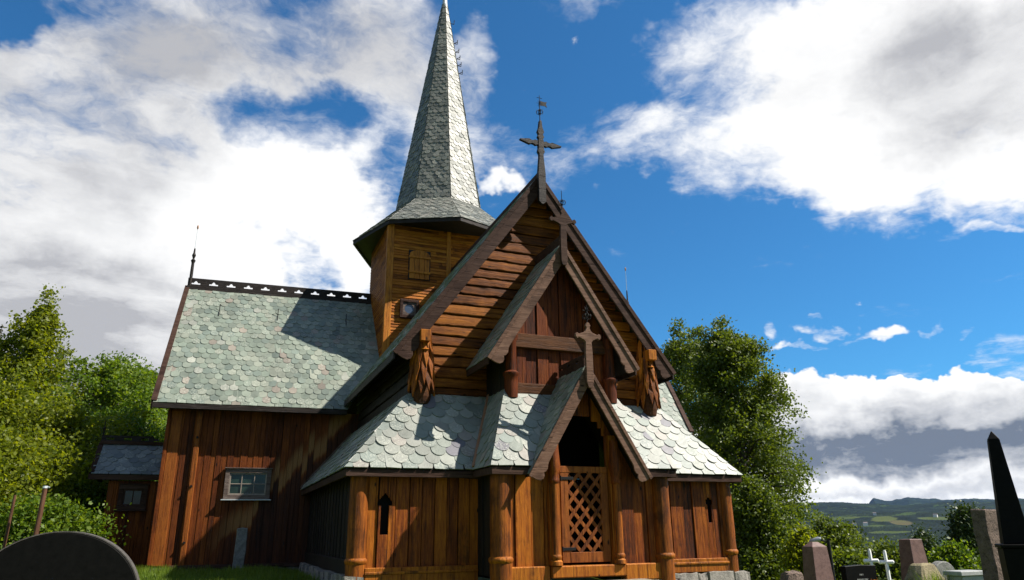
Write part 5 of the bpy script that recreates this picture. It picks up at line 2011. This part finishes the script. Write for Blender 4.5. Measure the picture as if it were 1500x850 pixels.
def blob(u, v, ru, rv, rot=0.0, p=(0.15, 1.0)):
    """soft elliptical patch of sky around a compass direction: 1 inside, 0 outside"""
    c = ray(u, v).normalized()
    rx = Vector((0, 0, 1)).cross(c).normalized() * -1
    uy = rx.cross(c)
    a = R_(rot)
    ex = (rx * math.cos(a) + uy * math.sin(a))
    ey = (-rx * math.sin(a) + uy * math.cos(a))
    L = ray(u, v).length
    ka, kb = FPX * L * 0.96 / ru, FPX * L * 0.96 / rv
    df = w.vm('SUBTRACT', dvw, tuple(c))
    x = w.vm('DOT_PRODUCT', df, tuple(ex * ka), out=1)
    y = w.vm('DOT_PRODUCT', df, tuple(ey * kb), out=1)
    q = w.m('ADD', w.m('MULTIPLY', x, x), w.m('MULTIPLY', y, y))
    return w.sstep(q, p[1] * 1.0, p[0])


def total(lst):
    s = None
    for wt, args in lst:
        b_ = w.m('MULTIPLY', blob(*args), wt)
        s = b_ if s is None else w.m('ADD', s, b_)
    return s


behind = w.m('MULTIPLY', w.sstep(w.vm('DOT_PRODUCT', dirv, tuple(F_), out=1), 0.62, 0.35), 0.62)  # unseen cloud added behind the camera to neutralise the fill light
cover = total([
    (1.0, (130, 330, 520, 360, 0, (0.15, 1.1))), (0.62, (430, 330, 210, 170, 0, (0.0, 1.0))), (0.50, (430, 40, 300, 170, 0, (0.0, 1.0))), (0.55, (600, 110, 190, 170, 0, (0.0, 1.0))), (0.8, (120, 520, 500, 240, 0, (0.1, 1.0))),
    (-0.72, (415, 178, 125, 62, 6, (0.0, 1.0))), (-0.95, (445, 385, 90, 40, -8, (0.0, 1.0))), (-0.8, (-20, 15, 85, 60, 0, (0.0, 1.0))), (-0.30, (540, 210, 80, 60, 0, (0.0, 1.0))),
    (1.15, (1390, 90, 350, 230, 12, (0.2, 1.0))), (0.56, (1110, 150, 270, 170, -14, (0.0, 1.0))), (0.45, (960, 215, 170, 80, -28, (0.0, 1.0))), (0.35, (1060, 40, 160, 90, 0, (0.0, 1.0))),
    (0.60, (735, 277, 34, 24, 0, (0.0, 1.0))), (0.50, (885, 286, 17, 13, 30, (0.0, 1.0))), (0.50, (1243, 257, 52, 36, -10, (0.0, 1.0))), (0.42, (845, 5, 85, 40, 0, (0.0, 1.0))),
    (0.36, (710, 60, 45, 65, 0, (0.0, 1.0))), (0.36, (770, 225, 110, 90, 0, (0.0, 1.0))), (0.55, (1480, 290, 90, 50, -30, (0.0, 1.0))), (0.36, (1450, 328, 70, 14, -10, (0.0, 1.0))),
    (0.55, (1140, 487, 26, 18, -25, (0.0, 1.0))), (0.64, (1212, 484, 40, 17, -10, (0.0, 1.0))), (0.74, (1297, 490, 42, 14, 4, (0.0, 1.0))), (0.50, (1373, 479, 18, 14, -20, (0.0, 1.0))),
    (0.10, (1330, 487, 130, 10, 0, (0.0, 1.0))), (0.45, (1205, 513, 70, 9, 3, (0.0, 1.0))), (0.45, (1196, 462, 30, 8, 0, (0.0, 1.0))), (0.42, (1427, 486, 18, 9, 0, (0.0, 1.0))), (0.42, (1160, 516, 24, 10, -20, (0.0, 1.0))),
    (0.55, (1497, 525, 60, 50, 0, (0.0, 1.0)))])
bank = total([(1.0, (1250, 672, 340, 122, -2, (0.30, 1.0))), (1.0, (1440, 660, 260, 130, -5, (0.30, 1.0))), (0.5, (1400, 570, 90, 45, 0, (0.0, 1.0))), (-0.75, (1420, 707, 80, 9, 0, (0.0, 1.0)))])
bank = w.m('MAXIMUM', bank, w.m('MULTIPLY', w.sstep(dz, 0.075, 0.03), 0.9))
big = w.m('ADD', w.m('SUBTRACT', w.m('MULTIPLY', w.m('ADD', cover, behind), 1.24), 0.52), w.m('MULTIPLY', w.m('SUBTRACT', nA, 0.5), 2.3))
big = w.m('ADD', big, w.m('MULTIPLY', w.m('SUBTRACT', nB, 0.5), 0.95))
mask1 = w.sstep(big, -0.22, 0.78)
bk = w.m('ADD', bank, w.m('MULTIPLY', w.m('SUBTRACT', nDir, 0.5), 1.5))
mask2 = w.sstep(bk, 0.30, 0.50)
mask = w.m('MAXIMUM', mask1, mask2)
# the shaded undersides and thick parts of the cloud
grey = total([(1.25, (90, 130, 290, 200, 10, (0.0, 1.0))), (0.95, (430, 60, 350, 140, 0, (0.0, 1.0))), (1.5, (140, 530, 360, 170, -10, (0.0, 1.0))), (0.45, (30, 390, 250, 160, 0, (0.0, 1.0))),
              (1.35, (1420, 110, 190, 130, -10, (0.0, 1.0))), (0.3, (1250, 60, 300, 90, 0, (0, 1)))])
grey = w.m('ADD', grey, behind)
gk = w.m('MULTIPLY', grey, w.m('ADD', 0.30, w.m('MULTIPLY', w.sstep(nE, 0.30, 0.72), 0.55)))
gk = w.m('ADD', gk, w.m('MULTIPLY', w.m('SUBTRACT', 0.5, nB), 0.45))
gk = w.m('ADD', gk, w.m('MULTIPLY', w.m('SUBTRACT', 0.5, nA), 0.45))
gk = w.m('MAXIMUM', gk, 0.0, clamp=True)
dark = total([(1.25, (1330, 666, 480, 52, -2, (0.0, 1.0))), (0.75, (1420, 612, 240, 60, 4, (0.0, 1.0))), (0.35, (1180, 620, 120, 40, 0, (0.0, 1.0))), (-0.35, (1290, 712, 300, 18, 2, (0.0, 1.0))), (0.5, (1300, 728, 400, 14, 0, (0, 1)))])
dk = w.m('MULTIPLY', dark, w.m('ADD', 0.40, w.m('MULTIPLY', w.sstep(nDir2, 0.28, 0.70), 0.60)))
dk = w.m('ADD', dk, w.m('MULTIPLY', w.m('SUBTRACT', 0.5, nDir), 0.55))
dk = w.m('MULTIPLY', dk, w.sstep(dz, 0.30, 0.16))
dk = w.m('MAXIMUM', dk, 0.0, clamp=True)
ccol = w.mix(gk, (6.1, 6.1, 6.1, 1), (2.85, 2.9, 3.08, 1))
ccol = w.mix(w.m('MULTIPLY', behind, 1.4, clamp=True), ccol, (2.6, 2.65, 2.75, 1))
ccol = w.mix(dk, ccol, (1.10, 1.32, 1.72, 1))
blue = w.mix(1.0, sky, (0.22, 0.59, 0.82, 1), 'MULTIPLY')
col = w.mix(mask, blue, ccol)
bg = w.n('ShaderNodeBackground', {'Color': col, 'Strength': 0.066})
w.n('ShaderNodeOutputWorld', {'Surface': bg})

ld = bpy.data.lights.new('sun', 'SUN')
ld.energy = 3.7
ld.angle = R_(0.53)
ld.color = (1.0, 0.94, 0.84)
sun = bpy.data.objects.new('sun', ld)
COL.objects.link(sun)
sun.rotation_euler = S.to_track_quat('Z', 'Y').to_euler()

# air
m, nt = newmat('air')
vol = nt.n('ShaderNodeVolumePrincipled', {'Color': (0.20, 0.46, 1.0, 1), 'Density': 1.15e-5, 'Anisotropy': 0.0})
nt.n('ShaderNodeOutputMaterial', {'Volume': vol})
MAT['air'] = m
mb = MB()
zs = verts[:, 2]
mb.box(CAM.x - 16500, CAM.x + 16500, CAM.y - 16500, CAM.y + 16500, float(zs.min()) - 1.0, float(max(zs.max(), 30)) + 8)
hz = mb.build('haze', 'air')
tag(hz, 'thin blue summer haze over the valley', 'haze', kind='stuff')

# ------------------------------------------------------------------ CAMERA AND VIEW
cd = bpy.data.cameras.new('camera')
cd.sensor_width = 36
cd.lens = 36 * FPX / 1500
cd.clip_start = 0.1
cd.clip_end = 60000
cam = bpy.data.objects.new('camera', cd)
COL.objects.link(cam)
M = Matrix((R2, U2, -F_)).transposed().to_4x4()
M.translation = CAM
cam.matrix_world = M
SC.camera = cam
SC.view_settings.view_transform = 'Standard'
SC.view_settings.look = 'None'
SC.view_settings.gamma = 1
SC.view_settings.use_curve_mapping = False
SC.view_settings.exposure = 1.42
SC.render.engine = 'CYCLES'
SC.cycles.max_bounces = 6
SC.cycles.volume_bounces = 0
SC.cycles.use_adaptive_sampling = True
SC.cycles.use_denoising = True
